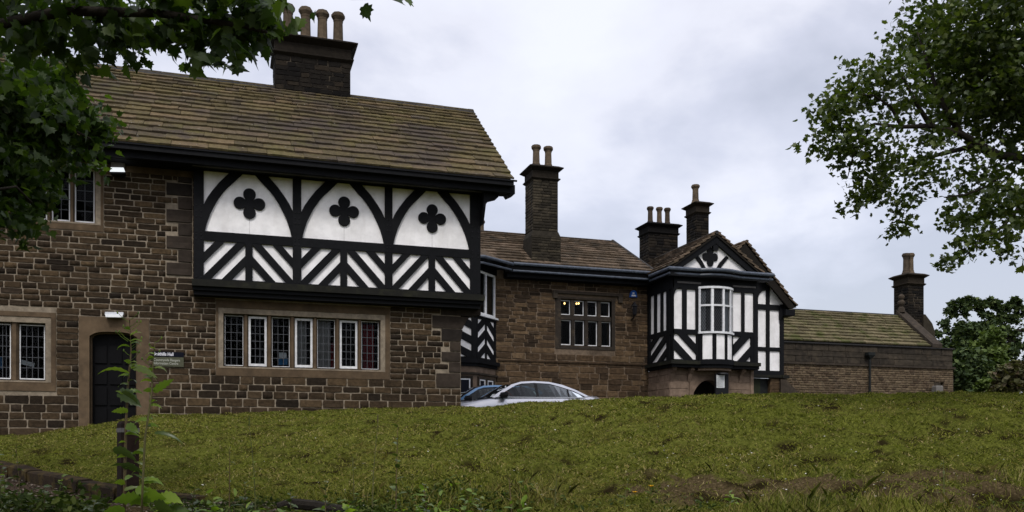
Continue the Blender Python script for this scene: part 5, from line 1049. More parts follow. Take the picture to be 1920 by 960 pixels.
# ================================================================== GRASS
def blades(name, n, px0, px1, t0, t1, h0, h1, w, m, label, keep=None, lean=.8, pw=1.0):
    px = np.random.uniform(px0, px1, n); t = t0*(t1/t0)**(np.random.rand(n)**pw); a = (px-960)/FPX; X = (CT*a+ST)*t; Y = (CT-a*ST)*t
    kx = np.interp(Y, KY, KX); ok = ~((X < kx+.06)&(Y < 19.2)); ok &= ~((Y > 19.93)&(X < 5.2)); ok &= ~((Y > 22.4)&(X > 5.5))
    if keep: ok &= keep(X, Y)
    ok &= ~((soilf(X, Y) > np.random.rand(n))&(np.random.rand(n) < .82)); ok &= ~((hollowf(X, Y) > np.random.rand(n))&(np.random.rand(n) < .45))
    X, Y, t = X[ok], Y[ok], t[ok]; N = len(X); Z = H(X, Y)-.005
    cl = .55+.9*(vnoise(X*4, Y*4)+.5); h = np.random.uniform(h0, h1, N)*cl; ww = w*(t/9)**.7*np.random.uniform(.6, 1.4, N); ang = np.random.rand(N)*6.28; la = np.random.rand(N)*6.28; L = h*np.random.uniform(.1, lean, N)
    d = np.stack([np.cos(ang)*ww, np.sin(ang)*ww, np.zeros(N)], -1); B = np.stack([X, Y, Z], -1); tip = B+np.stack([np.cos(la)*L, np.sin(la)*L, h], -1); mid = B*.5+tip*.5+np.stack([-np.cos(la)*L*.18, -np.sin(la)*L*.18, h*.10], -1)
    P = np.stack([B-d, B+d, mid+d*.7, tip, mid-d*.7], 1).reshape(-1, 3); i = np.arange(N)*5
    o = npmesh(name, P, (i[:, None]+np.arange(5)).ravel(), np.full(N, 5), m, np.repeat(np.clip((.16+.80*np.random.rand(N)+.55*vnoise(X*.55+9, Y*.8)+.5*vnoise(X*3.1+9, Y*3.6+2))*(1-.93*hollowf(X, Y)), .01, .985), 5)); o['kind'] = 'stuff'; tag(o, label, 'grass'); return o  # blades in hollows get darker tones, standing in for shade and thatch
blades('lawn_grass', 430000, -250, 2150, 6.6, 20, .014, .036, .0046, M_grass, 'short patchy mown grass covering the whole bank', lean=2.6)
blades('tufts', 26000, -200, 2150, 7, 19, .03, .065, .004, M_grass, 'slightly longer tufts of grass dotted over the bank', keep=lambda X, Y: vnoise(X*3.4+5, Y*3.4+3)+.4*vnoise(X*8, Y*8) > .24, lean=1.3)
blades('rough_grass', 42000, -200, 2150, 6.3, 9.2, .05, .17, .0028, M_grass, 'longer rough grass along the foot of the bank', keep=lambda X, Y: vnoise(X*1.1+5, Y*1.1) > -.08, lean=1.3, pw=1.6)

# ================================================================== LEAVES, TREES
def leaf_template(kind):
    if kind == 'sycamore':
        P = [(0, 0), (.16, -.07), (.34, -.02), (.30, .10), (.50, .16), (.37, .30), (.44, .46), (.25, .45), (.17, .60), (.11, .60), (.0, .92)]
    elif kind == 'small': P = [(0, 0), (.22, .12), (.40, .30), (.24, .50), (.0, .80)]
    else: P = [(0, 0), (.14, .16), (.20, .42), (.14, .72), (0, 1.0)]
    Q = P+[(-x, y) for x, y in P[::-1][1:-1]]; V = np.array([(x, y, abs(x)*.28-.10*(y-.4)**2) for x, y in Q]); n = len(Q)
    mid = len(P)-1; V = np.vstack([V, [[0, .38, .0]]]) ; F = [(i, (i+1) % n, n) for i in range(n)]
    return V, F
TPL = {k: leaf_template(k) for k in ('sycamore', 'small', 'lance')}
def leafcloud(parent, P, size, kind, m, droop=.5, up=.5, individual=0, name='leaf', stuffname='foliage', szvar=.3, facing=None):
    V, F = TPL[kind]; N = len(P); P = np.asarray(P, float)
    nrm = np.random.randn(N, 3)*.55; nrm[:, 2] += up
    if facing is not None: nrm += facing
    nrm /= np.linalg.norm(nrm, axis=1)[:, None]
    d = np.random.randn(N, 3); d[:, 2] -= droop; d -= nrm*np.sum(d*nrm, 1)[:, None]; d /= np.linalg.norm(d, axis=1)[:, None]
    s = np.cross(d, nrm); sz = size*np.random.uniform(1-szvar, 1+szvar, N)
    if individual:
        f = P[:, 0]*ST+P[:, 1]*CT; r = P[:, 0]*CT-P[:, 1]*ST; px = 960+r/f*FPX; py = HZ-(P[:, 2]-EYE)/f*FPX
        ok = (f > 1)&(px > 0)&(px < 1920)&(py > 0)&(py < 960); order = np.argsort(-(sz/np.maximum(f, .5))*ok)[:individual]; me = bpy.data.meshes.new(name); me.from_pydata(V.tolist(), [], F); me.materials.append(m); o0 = ORIG[parent.name]
        for i in order:
            M = Matrix(((s[i][0], d[i][0], nrm[i][0]), (s[i][1], d[i][1], nrm[i][1]), (s[i][2], d[i][2], nrm[i][2])))
            ob = bpy.data.objects.new(name, me); COL.objects.link(ob); ob.parent = parent; ob.matrix_local = Matrix.LocRotScale(Vector(P[i])-o0, M.to_quaternion(), Vector((sz[i],)*3))
        k = np.ones(N, bool); k[order] = False; P, s, d, nrm, sz = P[k], s[k], d[k], nrm[k], sz[k]; N = len(P)
    A = P[:, None, :]+sz[:, None, None]*(V[None, :, 0:1]*s[:, None, :]+V[None, :, 1:2]*d[:, None, :]+V[None, :, 2:3]*nrm[:, None, :]); nv = len(V)
    L = (np.arange(N)[:, None, None]*nv+np.array(F)[None]).reshape(-1)
    o = npmesh(stuffname, A.reshape(-1, 3), L, np.full(N*len(F), 3), m, np.repeat(np.random.rand(N), nv), parent); o['kind'] = 'stuff'; return o
def clump(c, r, n, hollow=.25):
    d = np.random.randn(n, 3); d /= np.linalg.norm(d, axis=1)[:, None]; rr = (hollow+(1-hollow)*np.random.rand(n))**.6
    return np.array(c)+d*rr[:, None]*np.array(r)
def sprays(c, r, k, per, spread, flat=.45):
    """k twigs in an ellipsoid, leaves gathered round each in loose flat sprays"""
    C = clump(c, r, k, .1); o = np.random.randn(k, per, 3)*spread; o[:, :, 2] *= flat; o[:, :, 2] -= np.linalg.norm(o[:, :, :2], axis=2)*.25
    return (C[:, None, :]+o).reshape(-1, 3), C
# -- near sycamore, trunk outside the frame on the left
tl = thing('sycamore_tree', 'dark near sycamore with leaves hanging in from the upper left', 'tree', (-6.3, 6.0, .9))
MB().tube([(-6.3, 6.0, .3), (-6.2, 6.05, 1.6), (-6.1, 6.2, 3.0), (-5.8, 6.3, 4.6), (-5.5, 6.4, 6.4), (-5.2, 6.6, 9.0)], [.42, .34, .30, .26, .20, .10], 10).build('trunk', M_bark, tl, smooth=True)
def limb(tree, pts, r0, r1):
    pts = [Vector(p) for p in pts]; n = len(pts); return MB().tube(pts, [r0+(r1-r0)*i/(n-1) for i in range(n)], 6).build('branch', M_bark, tree, smooth=True)
limb(tl, [(-5.8, 6.3, 4.6), W(-60, 60, 6.2), W(120, 20, 6.0), W(300, 25, 5.8), W(430, 45, 5.6), W(500, 60, 5.5)], .05, .010)
limb(tl, [(-6.0, 6.2, 3.6), W(-60, 260, 8.2), W(40, 240, 8.6), W(110, 230, 8.8), W(170, 260, 8.9)], .04, .010)
limb(tl, [(-5.4, 6.4, 6.6), W(0, -80, 5.6), W(240, -60, 5.3), W(480, -30, 5.1), W(660, -8, 4.9), W(745, -4, 4.8)], .08, .006)
limb(tl, [(-5.9, 6.3, 4.0), W(-40, 360, 7.6), W(30, 350, 7.9), W(60, 380, 8.0)], .022, .008)
P = []
def ell(px, py, t, rx, ry, rt, k, per, spread):
    c = W(px, py, t); m = t/FPX; a, C = sprays((0, 0, 0), (1, 1, 1), k, per, 0, 1); C2 = C; 
    X = c.x+C2[:, 0]*rx*m*CT+C2[:, 1]*rt*ST; Y = c.y-C2[:, 0]*rx*m*ST+C2[:, 1]*rt*CT; Z = c.z+C2[:, 2]*ry*m
    o = np.random.randn(k, per, 3)*spread; o[:, :, 2] *= .5; return (np.stack([X, Y, Z], -1)[:, None, :]+o).reshape(-1, 3)
for a in [(40, -2, 6.4, 130, 46, .9, 34, 8, .12), (180, 2, 6.1, 100, 42, .8, 27, 8, .12), (330, 2, 5.9, 100, 42, .8, 28, 8, .11), (455, 10, 5.7, 62, 34, .6, 17, 8, .09), (210, 56, 6.0, 95, 30, .5, 13, 6, .09), (370, 60, 5.8, 70, 28, .4, 10, 6, .08), (430, 52, 5.7, 55, 28, .4, 9, 6, .08), (488, 34, 5.6, 26, 24, .3, 7, 5, .06), (330, 104, 5.7, 50, 10, .2, 3, 3, .05), (110, 60, 6.2, 80, 32, .5, 13, 7, .1),
          (0, 130, 7.2, 60, 50, 1.2, 20, 9, .12), (15, 75, 6.8, 60, 30, .8, 9, 7, .11), (120, 96, 6.3, 60, 20, .5, 6, 6, .08), (440, 92, 5.6, 28, 18, .3, 3, 3, .05)]: P.append(ell(*a))
P.append(np.array([W(681, 12, 4.9), W(737, 0, 4.85), W(765, -6, 4.8), W(528, 4, 5.3), W(512, 30, 5.4), W(452, 112, 5.6), W(420, 122, 5.7), W(385, 118, 5.7)]))
A = np.concatenate(P); leafcloud(tl, A, .115, 'sycamore', M_leafL, droop=1.1, up=.25, individual=220)
P = []
for a in [(50, 225, 8.8, 85, 75, 1.3, 135, 10, .12), (-12, 320, 8.3, 68, 70, 1.1, 110, 10, .12), (95, 180, 9.0, 50, 45, .9, 44, 9, .11), (145, 215, 9.1, 38, 45, .6, 26, 8, .10), (168, 238, 9.1, 24, 26, .4, 11, 7, .07), (0, 410, 8.0, 36, 34, .7, 24, 8, .10), (36, 320, 8.5, 28, 60, .7, 34, 8, .10), (32, 395, 8.3, 28, 24, .5, 10, 7, .08), (-10, 170, 8.4, 90, 50, 1.0, 54, 9, .13), (130, 150, 8.9, 36, 20, .4, 9, 6, .08), (88, 285, 8.9, 24, 30, .5, 12, 7, .08)]: P.append(ell(*a))
leafcloud(tl, np.concatenate(P), .10, 'sycamore', M_leafL, droop=.8, up=.45, stuffname='low_foliage')
# crown over and behind the camera, out of frame: it shades the foreground
P = [sprays((-4.2, 4.2, 8.0), (3.4, 3.2, 2.0), 160, 10, .3)[0], sprays((-5.5, 7.5, 9.0), (3.0, 3.0, 2.2), 120, 10, .3)[0], sprays((-6.5, 1.0, 6.5), (3.5, 3.5, 3.2), 170, 10, .3)[0], sprays((-1.5, -3.0, 6.5), (4.5, 3.0, 3.5), 200, 10, .3)[0]]
leafcloud(tl, np.concatenate(P), .24, 'sycamore', M_leafL, stuffname='upper_foliage')
# -- right sycamore, trunk outside the frame on the right
b0 = W(2230, 760, 13.5); gz_ = Hs(b0.x, b0.y)
tr = thing('sycamore_tree', 'broad sycamore whose crown and dark limbs reach in from the upper right', 'tree', (b0.x, b0.y, gz_))
MB().tube([(b0.x, b0.y, gz_-.4), (b0.x, b0.y, gz_+.4), W(2220, 600, 13.5), W(2180, 420, 13.6), W(2150, 200, 13.7), W(2120, -60, 13.8)], [.5, .38, .32, .28, .2, .1], 10).build('trunk', M_bark, tr, smooth=True)
for pts, r0, r1 in (([(2190, 430, 13.6), (2060, 330, 13.4), (1950, 302, 13.2), (1870, 290, 13.0), (1800, 250, 12.9), (1745, 236, 12.8), (1690, 238, 12.7), (1640, 232, 12.6), (1590, 250, 12.5)], .085, .008), ([(1745, 236, 12.8), (1722, 200, 12.8), (1700, 160, 12.7), (1680, 120, 12.7)], .04, .01), ([(1870, 290, 13.0), (1820, 275, 13.2), (1760, 290, 13.3), (1700, 310, 13.3), (1640, 340, 13.2)], .05, .01),
                    ([(2170, 400, 13.6), (2050, 380, 13.2), (1960, 360, 13.0), (1910, 390, 12.8), (1880, 425, 12.7), (1840, 450, 12.6), (1800, 490, 12.5)], .05, .008), ([(1800, 250, 12.9), (1760, 180, 13.0), (1740, 120, 13.0), (1720, 60, 13.0)], .05, .01), ([(1990, 315, 13.2), (1900, 200, 13.4), (1850, 120, 13.5), (1820, 40, 13.6)], .08, .02), ([(1880, 325, 13.1), (1850, 350, 13.0), (1810, 365, 12.9), (1770, 370, 12.8)], .03, .008),
                    ([(1690, 238, 12.7), (1670, 200, 12.6), (1640, 180, 12.5), (1600, 175, 12.4)], .025, .008), ([(1640, 232, 12.6), (1600, 290, 12.5), (1590, 330, 12.5)], .02, .006)):
    limb(tr, [W(*p) for p in pts], r0, r1)
P = []
for a in [(1850, 60, 13.4, 120, 90, 1.8, 340, 11, .18), (1760, 100, 13.1, 70, 70, 1.2, 100, 10, .17), (1860, 170, 13.3, 110, 80, 1.6, 300, 11, .18), (1755, 30, 13.2, 60, 50, 1.0, 50, 10, .16), (1650, 150, 12.7, 60, 42, .8, 50, 9, .14), (1600, 170, 12.6, 50, 40, .7, 36, 9, .13), (1560, 215, 12.5, 36, 30, .5, 26, 9, .11), (1575, 260, 12.5, 45, 45, .6, 34, 9, .12), (1620, 290, 12.6, 60, 58, .8, 44, 10, .11), (1640, 345, 12.7, 46, 38, .6, 26, 9, .10), (1610, 370, 12.6, 36, 26, .4, 15, 8, .1),
          (1700, 200, 12.9, 56, 34, .8, 26, 10, .11), (1700, 300, 12.9, 60, 34, .8, 26, 10, .10), (1740, 330, 12.9, 46, 34, .7, 26, 8, .12), (1695, 385, 12.8, 28, 34, .4, 16, 8, .1), (1696, 430, 12.8, 24, 22, .4, 11, 8, .09), (1790, 215, 13.0, 50, 34, .9, 22, 9, .12), (1850, 310, 13.0, 70, 36, 1.0, 32, 9, .12), (1905, 235, 13.2, 60, 50, 1.0, 46, 9, .14), (1855, 375, 12.9, 66, 40, .8, 46, 9, .12), (1800, 410, 12.8, 30, 24, .4, 12, 8, .1),
          (1870, 440, 12.7, 42, 26, .5, 20, 8, .11), (1825, 455, 12.6, 38, 20, .4, 17, 8, .1), (1785, 490, 12.5, 30, 18, .3, 12, 7, .08), (1885, 480, 12.6, 24, 14, .3, 6, 7, .08), (1910, 380, 12.9, 30, 50, .6, 22, 8, .12), (1540, 250, 12.5, 12, 14, .2, 4, 6, .06), (1760, 260, 12.9, 36, 26, .6, 14, 8, .12)]: P.append(ell(*a))
leafcloud(tr, np.concatenate(P), .088, 'sycamore', M_leafR, droop=.6, up=.6, individual=300)
P = [sprays(tuple(W(2120, 120, 13.8)), (2.6, 2.6, 2.4), 160, 10, .3)[0], sprays(tuple(W(2080, 380, 14.2)), (2.0, 2.2, 1.0), 70, 9, .3)[0], sprays(tuple(W(2200, -60, 13)), (3.6, 3.6, 2.0), 140, 9, .3)[0]]
leafcloud(tr, np.concatenate(P), .2, 'sycamore', M_leafR, stuffname='outer_foliage')
# -- trees beyond the low range
def far_tree(name, label, px, t, zbase, clumps, leaf, m, trunk=.35, top=600, n=1.0, group=None, kind='small'):
    c = W(px, 740, t); o = thing(name, label, 'tree' if 'tree' in name else 'bush', (c.x, c.y, zbase), group)
    if trunk: MB().tube([(c.x, c.y, zbase-.3), (c.x+.1, c.y, zbase+2), W(px, (top+740)/2, t), W(px+6, top, t)], [trunk, trunk*.8, trunk*.55, trunk*.2], 8).build('trunk', M_bark, o)
    P = []
    for (x, y, rx, ry, k) in clumps:
        c2 = W(x, y, t); m_ = t/FPX; k_ = max(6, int(k*n/26)); cc = clump((0, 0, 0), (1, 1, 1), k_, .45); a = (cc[:, None, :]+np.random.randn(k_, 26, 3)*np.array([.17, .17, .12])*np.random.uniform(.6, 1.5, (k_, 1, 1))).reshape(-1, 3); P.append(np.stack([c2.x+a[:, 0]*rx*m_, c2.y+a[:, 1]*max(rx, ry)*m_*.9, c2.z+a[:, 2]*ry*m_], -1))
        if trunk and rx > 20: MB().tube([W(px, (top+740)/2, t), W((px+x)/2, (y+top)/2+15, t), c2], [trunk*.4, trunk*.25, .05], 5).build('branch', M_bark, o)
    leafcloud(o, np.concatenate(P), leaf, kind, m, up=.8, droop=.2, stuffname='crown'); return o
far_tree('tall_tree', 'tall flat-topped tree with gaps in its crown behind the end of the low range', 1850, 56, 2.0, [(1784, 586, 12, 10, 220), (1796, 572, 14, 9, 300), (1815, 566, 15, 9, 420), (1838, 572, 14, 8, 340), (1806, 584, 14, 9, 300), (1862, 566, 15, 9, 420), (1880, 576, 15, 8, 380), (1898, 566, 13, 8, 320), (1915, 584, 14, 10, 340), (1846, 590, 12, 8, 200), (1872, 594, 16, 8, 260), (1900, 600, 12, 8, 160), (1770, 606, 12, 9, 150), (1815, 622, 28, 20, 1100), (1790, 648, 26, 24, 1000), (1862, 618, 30, 18, 1100), (1892, 640, 22, 26, 800), (1865, 668, 36, 34, 1700), (1945, 660, 26, 40, 500), (1960, 620, 40, 50, 800), (1775, 670, 24, 30, 500), (1765, 625, 12, 12, 90)], .30, M_leafB, .5, 590)
far_tree('round_tree', 'lighter green rounded tree standing in front of the tall one', 1855, 50, 2.0, [(1862, 632, 20, 16, 800), (1845, 660, 24, 20, 1000), (1870, 660, 22, 22, 900), (1850, 700, 40, 34, 2000)], .28, M_leafG, .3, 640)
far_tree('bushy_tree', 'low bushy green tree against the corner of the low range', 1812, 44, 2.0, [(1812, 668, 24, 18, 1100), (1800, 700, 26, 34, 1700), (1830, 700, 24, 30, 1500), (1815, 725, 34, 22, 1200)], .26, M_leafB, .2, 680)
far_tree('reddish_bush', 'rounded reddish green bush at the right edge of the photo', 1905, 38, 2.0, [(1895, 708, 26, 22, 800), (1915, 698, 22, 20, 600), (1890, 728, 30, 14, 500), (1935, 720, 26, 26, 600)], .30, M_leafRd, .08, 710)
far_tree('low_bush', 'small light green bush left of the reddish one', 1866, 40, 2.0, [(1862, 722, 22, 16, 500), (1848, 730, 16, 10, 200)], .28, M_leafG, .06, 725)
for k in range(5): far_tree('backdrop_tree', ['dark tree beyond the frame to the right', 'second dark tree beyond the right edge', 'third dark tree far outside the right edge', 'dark tree outside the frame beside the low range', 'far dark tree outside the right edge'][k], 2060+k*150, 60, 2.0, [(2060+k*150, 620, 70, 60, 500), (2060+k*150, 700, 80, 50, 500)], 1.1, M_leafB, .4, 620, group='trees right of the frame')

# ================================================================== WEEDS
def bentleaf(parent, base, direction, length, width, droop, m, serr=.12, roll=0, fold=.22, n=9, name='leaf'):
    """one large toothed leaf blade, curved over its length"""
    d = Vector(direction).normalized(); side = d.cross(Vector((0, 0, 1)))
    if side.length < .1: side = Vector((1, 0, 0))
    side = (Matrix.Rotation(roll, 3, d) @ side.normalized()); up = side.cross(d).normalized(); vs = []; p = Vector(base); q = RND
    for i in range(n+1):
        f = i/n; w = width*(math.sin(math.pi*min(1, .08+f*.92)**.75)**.9)*(1+(serr if i % 2 else -serr)); w = max(w, .002)
        dd = (d*math.cos(droop*f)-Vector((0, 0, 1))*math.sin(droop*f)).normalized(); uu = side.cross(dd).normalized()
        vs += [p-side*w+uu*w*fold+Vector((0, 0, q.uniform(-.1, .1)*w)), p, p+side*w+uu*w*fold+Vector((0, 0, q.uniform(-.1, .1)*w))]
        p = p+dd*length/n
    return MB().add(vs, [(i*3+k, i*3+k+1, i*3+k+4, i*3+k+3) for i in range(n) for k in range(2)]).build(name, m, parent, smooth=True)
def rdir(px_dir, up, depth=0.0): v = Vector((CT*px_dir+ST*depth, -ST*px_dir+CT*depth, up)); return v
# the tall plant in front of the door: two stems
T0 = 6.8
wp = thing('tall_weed', 'tall leafy wild plant rising in front of the black door and post', 'plant', tuple(W(236, 985, T0)))
MB().tube([W(232, 990, T0), W(234, 900, T0), W(236, 800, T0), W(240, 720, T0), W(246, 660, T0), W(243, 600, T0)], [.013, .012, .010, .008, .006, .003], 6).build('stem', M_stem, wp, smooth=True)
MB().tube([W(264, 990, T0-.1), W(268, 900, T0-.1), W(272, 820, T0-.08), W(284, 740, T0-.05), (W(287, 680, T0)), W(291, 640, T0)], [.010, .009, .008, .007, .005, .003], 6).build('stem', M_stem, wp, smooth=True)
for (x, y, dx, up, dp, ln, w, dr, dk, rl) in [(242, 700, -1, .50, .1, .27, .016, .9, 0, 1.0), (240, 770, -1, .05, -.2, .12, .026, .3, 0, 1.1), (228, 742, 1, -.10, -.35, .17, .048, .7, 1, -1.1), (222, 735, 1, -.35, -.25, .24, .050, .5, 1, 1.2), (245, 690, 1, .35, 0, .24, .014, 1.5, 0, .9), (288, 735, 1, .75, -.2, .20, .030, .3, 0, -1.2), (246, 690, 1, .1, .3, .22, .022, 1.2, 1, 1.0), (250, 690, 1, -.1, -.3, .24, .026, .6, 1, 1.2), (236, 800, 1, .05, -.3, .14, .034, 1.0, 0, 1.1), (212, 845, 1, .0, -.3, .26, .040, .9, 1, -1.2), (228, 875, 1, .1, -.2, .24, .034, 1.1, 1, -1.1), (290, 812, 1, .05, 0, .24, .018, .9, 1, 1.1), (234, 905, -1, .1, 0, .08, .030, .3, 0, .9),
    (264, 932, 1, .25, -.3, .24, .060, .6, 0, -1.1), (262, 938, -1, .25, -.3, .20, .055, .6, 0, 1.1), (290, 950, 1, .0, -.6, .26, .062, .5, 1, -1.1), (234, 960, -1, .3, -.2, .18, .045, .8, 0, 1.0), (268, 905, 1, .5, .2, .18, .034, 1.2, 0, .9), (284, 715, -1, .5, .1, .10, .014, 1.0, 0, .8), (255, 925, 1, .7, -.2, .15, .04, .9, 0, 1.2), (300, 935, 1, .3, -.3, .22, .05, .9, 0, 1.1), (268, 850, -1, .4, 0, .10, .018, 1.0, 0, .9), (282, 760, 1, .3, .2, .10, .014, 1.2, 0, 1.0), (243, 650, -1, .5, .1, .12, .010, 1.2, 0, .8), (244, 640, 1, .6, .1, .11, .010, 1.2, 0, .8), (290, 690, 1, .3, .1, .12, .012, 1.4, 1, .9), (240, 735, 1, .4, .3, .12, .02, 1.0, 0, 1.1), (275, 800, 1, .5, -.2, .11, .02, 1.0, 0, 1.0), (280, 945, -1, .6, -.4, .16, .05, 1.0, 0, 1.0), (315, 960, 1, .2, -.3, .24, .055, .8, 1, 1.1), (235, 855, -1, .2, -.1, .07, .016, .9, 0, 1.0)]:
    bentleaf(wp, W(x, y, T0-.03), rdir(dx, up, dp), ln, w, dr, M_weedd if dk else M_weed, roll=rl, serr=.16, n=11)
for (x, y, dx) in [(243, 605, -1), (244, 612, 1), (242, 622, -1), (246, 628, 1), (245, 640, -1), (246, 655, 1), (246, 668, -1), (247, 650, 1), (240, 640, -1), (291, 642, 1), (291, 655, -1), (289, 668, 1), (243, 600, 1), (245, 676, 1), (289, 690, -1), (247, 618, 1)]:
    a = W(x, y, T0); L_ = RND.uniform(.05, .12); b = a+rdir(dx, .9, RND.uniform(-.5, .5)).normalized()*L_
    MB().tube([a, a*.5+b*.5-Vector((0, 0, .008)), b], [.0025, .002, .0015], 4).lathe((b.x, b.y), [(.003, b.z-.012), (.006, b.z-.003), (.005, b.z+.006), (.002, b.z+.010)], 6).build('flower_bud', M_weed, wp)
for k in range(46):
    st_i = k % 2; f = RND.random(); pts = [(232, 960), (234, 900), (236, 800), (240, 720), (246, 660), (243, 605)] if st_i else [(264, 960), (268, 900), (272, 820), (284, 740), (287, 680), (291, 645)]
    i_ = min(4, int(f*5)); fr = f*5-i_; x = pts[i_][0]+(pts[i_+1][0]-pts[i_][0])*fr; y = pts[i_][1]+(pts[i_+1][1]-pts[i_][1])*fr
    bentleaf(wp, W(x, y, T0-.02), rdir(RND.choice((-1, 1)), RND.uniform(.1, .8), RND.uniform(-.6, .4)), RND.uniform(.05, .13)*(1.15-.5*f), RND.uniform(.010, .022), RND.uniform(.4, 1.6), M_weed if RND.random() < .65 else M_weedd, roll=RND.uniform(-1.2, 1.2), n=6)
def weed(name, label, px, py, t, h, nl, ll, lw, m, seed, upf=.5, spread=1.0, tip=None, group=None):
    q = random.Random(seed); c = W(px, py, t); zg = Hs(c.x, c.y); base = Vector((c.x, c.y, zg-.02)); o = thing(name, label, 'plant', (c.x, c.y, zg), group)
    lean = Vector((q.uniform(-.12, .12), q.uniform(-.1, .1), 0))*h; top = base+Vector((0, 0, h))+lean; mid = base*.5+top*.5-lean*.2
    MB().tube([base, mid, top], [.006, .0045, .002], 5).build('stem', M_stem, o)
    for i in range(nl):
        f = (i+.5)/nl; p = base.lerp(mid, f*2) if f < .5 else mid.lerp(top, f*2-1); a = i*2.4+q.uniform(-.4, .4)
        bentleaf(o, p, (math.cos(a), math.sin(a), upf+q.uniform(-.2, .3)), ll*q.uniform(.7, 1.15)*(1.15-.6*f), lw*q.uniform(.8, 1.2)*(1.1-.5*f), q.uniform(.5, 1.3), m, roll=q.uniform(-.5, .5), n=6)
    if tip: MB().lathe((top.x, top.y), [(.004, top.z-.02), (tip, top.z+.01), (tip*.8, top.z+.04), (.003, top.z+.06)], 6).build('seed_head', M_petal if tip > .01 else M_stem, o)
    return o
WD = [('nettle_plant', 'leafy nettle at the lower left edge of the photo', 12, 940, 8.0, .42, 12, .13, .030, M_weedd, 1), ('young_weed', 'bright leaved young weed on the gravel left of the post', 108, 935, 8.3, .34, 9, .11, .030, M_weed, 2), ('thin_weed', 'thin stemmed weed rising left of the bright one', 38, 925, 8.2, .62, 9, .10, .020, M_weedd, 3),
      ('nettle_plant', 'nettle in the bottom left corner under the thin weed', 60, 980, 7.2, .26, 12, .12, .035, M_weedd, 4), ('tall_nettle', 'tall green nettle rising in front of the stone wall near the pale wiry stalk', 742, 985, 7.2, .86, 18, .12, .026, M_weedd, 5), ('thin_weed', 'pale wiry stalk with a seed head left of the tall nettle', 697, 960, 7.6, .88, 3, .07, .008, M_stem, 6, .5, 1, .006), ('dock_stalk', 'short rusty dock stalk between the post and the pale wiry stalk', 664, 900, 8.8, .42, 3, .08, .01, M_stem, 7, .5, 1, .005),
      ('thin_weed', 'wiry weed with pale heads below the wide window', 480, 965, 7.8, .85, 6, .10, .014, M_weed, 8, .5, 1, .005), ('broad_weed', 'broad leaved weed to the right of the post at the bottom edge', 400, 985, 7.0, .26, 9, .18, .04, M_weed, 9), ('broad_weed', 'broad leaved weed under the pale wiry stalk', 650, 985, 7.0, .22, 8, .17, .042, M_weed, 10), ('broad_weed', 'low bright weed at the bottom right of the tall nettle', 840, 985, 7.0, .20, 9, .15, .04, M_weed, 11),
      ('nettle_plant', 'low nettle left of the dark hollow at the bottom', 460, 960, 7.6, .34, 12, .12, .028, M_weedd, 12), ('nettle_plant', 'nettle just right of the tall nettle', 800, 960, 7.5, .36, 12, .12, .028, M_weedd, 13), ('nettle_plant', 'nettle low on the bank under the silver car', 905, 975, 7.2, .28, 11, .12, .03, M_weedd, 14), ('thin_weed', 'thin grassy stalk under the tail of the silver car', 1170, 960, 7.4, .30, 4, .12, .008, M_weed, 15), ('broad_weed', 'small bright weed at the bottom below the timbered porch', 1370, 965, 7.3, .16, 9, .13, .028, M_weed, 16),
      ('nettle_plant', 'nettle beside the wiry weed under the wide window', 545, 975, 7.3, .30, 11, .12, .028, M_weedd, 17), ('broad_weed', 'bright weed at the foot of the tall weed by the post', 320, 990, 6.9, .26, 9, .20, .05, M_weed, 18), ('thin_weed', 'thin weed at the bottom right below the low range', 1770, 965, 7.4, .42, 5, .10, .01, M_weedd, 19), ('nettle_plant', 'short nettle right of the post by the kerb', 360, 955, 8.0, .26, 10, .11, .03, M_weedd, 20)]
WD += [('nettle_plant', 'dark nettle at the bottom edge left of the young weeds', 85, 985, 7.0, .34, 14, .14, .036, M_weedd, 41), ('broad_weed', 'dark broad weed at the bottom edge just left of the post', 175, 990, 6.9, .26, 11, .18, .046, M_weedd, 42), ('nettle_plant', 'tallest nettle at the far lower left in front of the kerb', 5, 960, 7.2, .66, 16, .13, .032, M_weedd, 43),
    ('nettle_plant', 'leafy nettle cut by the left edge below the lower left window', -4, 915, 7.8, .50, 13, .13, .032, M_weed, 31), ('broad_weed', 'broad leaved weed in the bottom left corner on the path', 20, 975, 7.3, .24, 10, .16, .042, M_weedd, 32), ('young_weed', 'small bright weed between the young weed and the post', 150, 950, 8.0, .16, 8, .09, .026, M_weed, 33),
    ('thin_weed', 'thin green stalk left of the wiry weed under the wide window', 430, 950, 7.9, .62, 7, .09, .012, M_weedd, 34), ('nettle_plant', 'tall nettle between the rusty dock stalk and the log', 610, 975, 7.2, .40, 12, .11, .026, M_weedd, 35), ('thin_weed', 'dry pale grass stalk leaning below the nose of the silver car', 960, 965, 7.5, .40, 3, .14, .007, M_stem, 36), ('thin_weed', 'dry stalk under the middle of the silver car', 1040, 960, 7.6, .34, 3, .12, .007, M_stem, 37), ('broad_weed', 'bright tuft of weed under the wall between house and cars', 870, 975, 7.2, .26, 10, .15, .034, M_weed, 38)]
for a in WD: weed(*a)
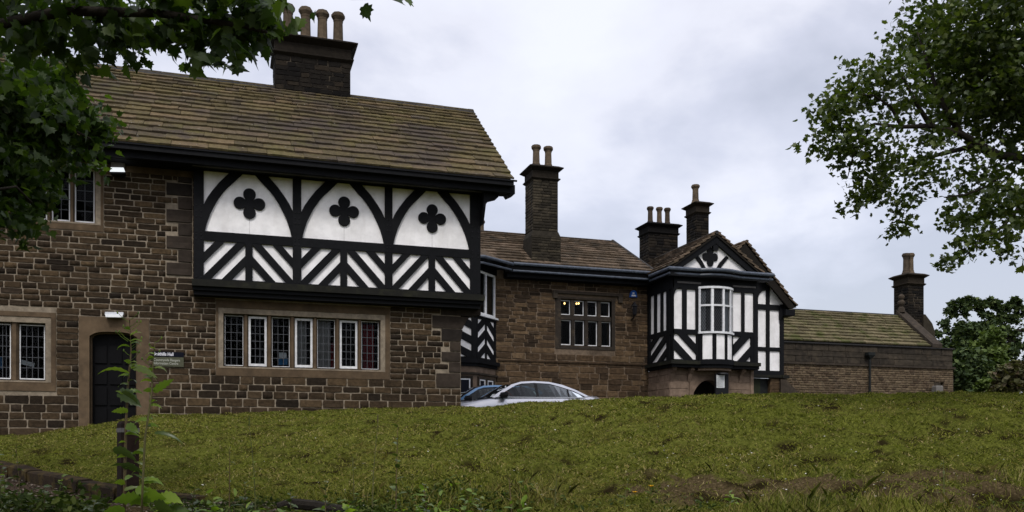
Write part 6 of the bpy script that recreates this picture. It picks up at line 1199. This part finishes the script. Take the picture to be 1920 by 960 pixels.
for k, (px, py, t) in enumerate(((1221, 941, 7.9), (1190, 950, 7.8))):
    c = W(px, py, t); zg = Hs(c.x, c.y); o = thing('yellow_flower', ['taller yellow flower on the bare soil at the bottom', 'lower yellow flower left of the taller one'][k], 'flower', (c.x, c.y, zg))
    top = Vector((c.x, c.y, max(c.z, zg+.05))); MB().tube([(c.x, c.y, zg-.01), top], .003, 4).build('stem', M_weed, o); mb = MB()
    for j in range(9): a = j*.7; d = Vector((math.cos(a), math.sin(a), .7)); s_ = Vector((-math.sin(a), math.cos(a), 0))*.008; mb.add([top, top+d*.012+s_, top+d*.028, top+d*.012-s_], [(0, 1, 2, 3)])
    mb.build('petals', M_yellow, o)
# undergrowth along the bottom
def under(n, px0, px1, t0, t1, size, m, name, label, h=.16, thr=.0):
    px = np.random.uniform(px0, px1, n); t = np.random.uniform(t0, t1, n); a = (px-960)/FPX; X = (CT*a+ST)*t; Y = (CT-a*ST)*t
    ok = (vnoise(X*1.6+11, Y*1.6) > thr); X, Y = X[ok], Y[ok]; Z = H(X, Y)+np.random.rand(len(X))**1.5*h*(.5+vnoise(X*3, Y*3)+.5); r = thing(name, label, 'undergrowth', (0, 7, 1.0)); o = leafcloud(r, np.stack([X, Y, Z], -1), size, 'lance', m, droop=.1, up=.9, stuffname='leaves'); return r
under(7000, 280, 1000, 6.7, 8.7, .050, M_under_l, 'undergrowth', 'dark tangled undergrowth along the bottom centre of the photo', .11, -.05)
under(420, 280, 1000, 6.7, 8.3, .085, M_weed, 'undergrowth', 'brighter green low weeds among the dark undergrowth', .20, .06)
under(2600, -60, 200, 6.8, 8.4, .08, M_under_l, 'undergrowth', 'dark low weeds in the bottom left corner by the path', .24, -.2)
under(900, 1000, 1950, 6.7, 8.0, .05, M_under_l, 'undergrowth', 'thin scattered weeds along the bottom right', .06, .06)
# fallen log at the bottom
lg = [W(520, 950, 8.0), W(545, 944, 8.05), W(590, 948, 8.0), (W(650, 958, 7.8))]
o = MB().tube(lg, [.035, .05, .05, .045], 8).build('fallen_log', M_bark, None, origin=lg[0]); tag(o, 'rotting brown log half buried in the undergrowth at the bottom', 'log')
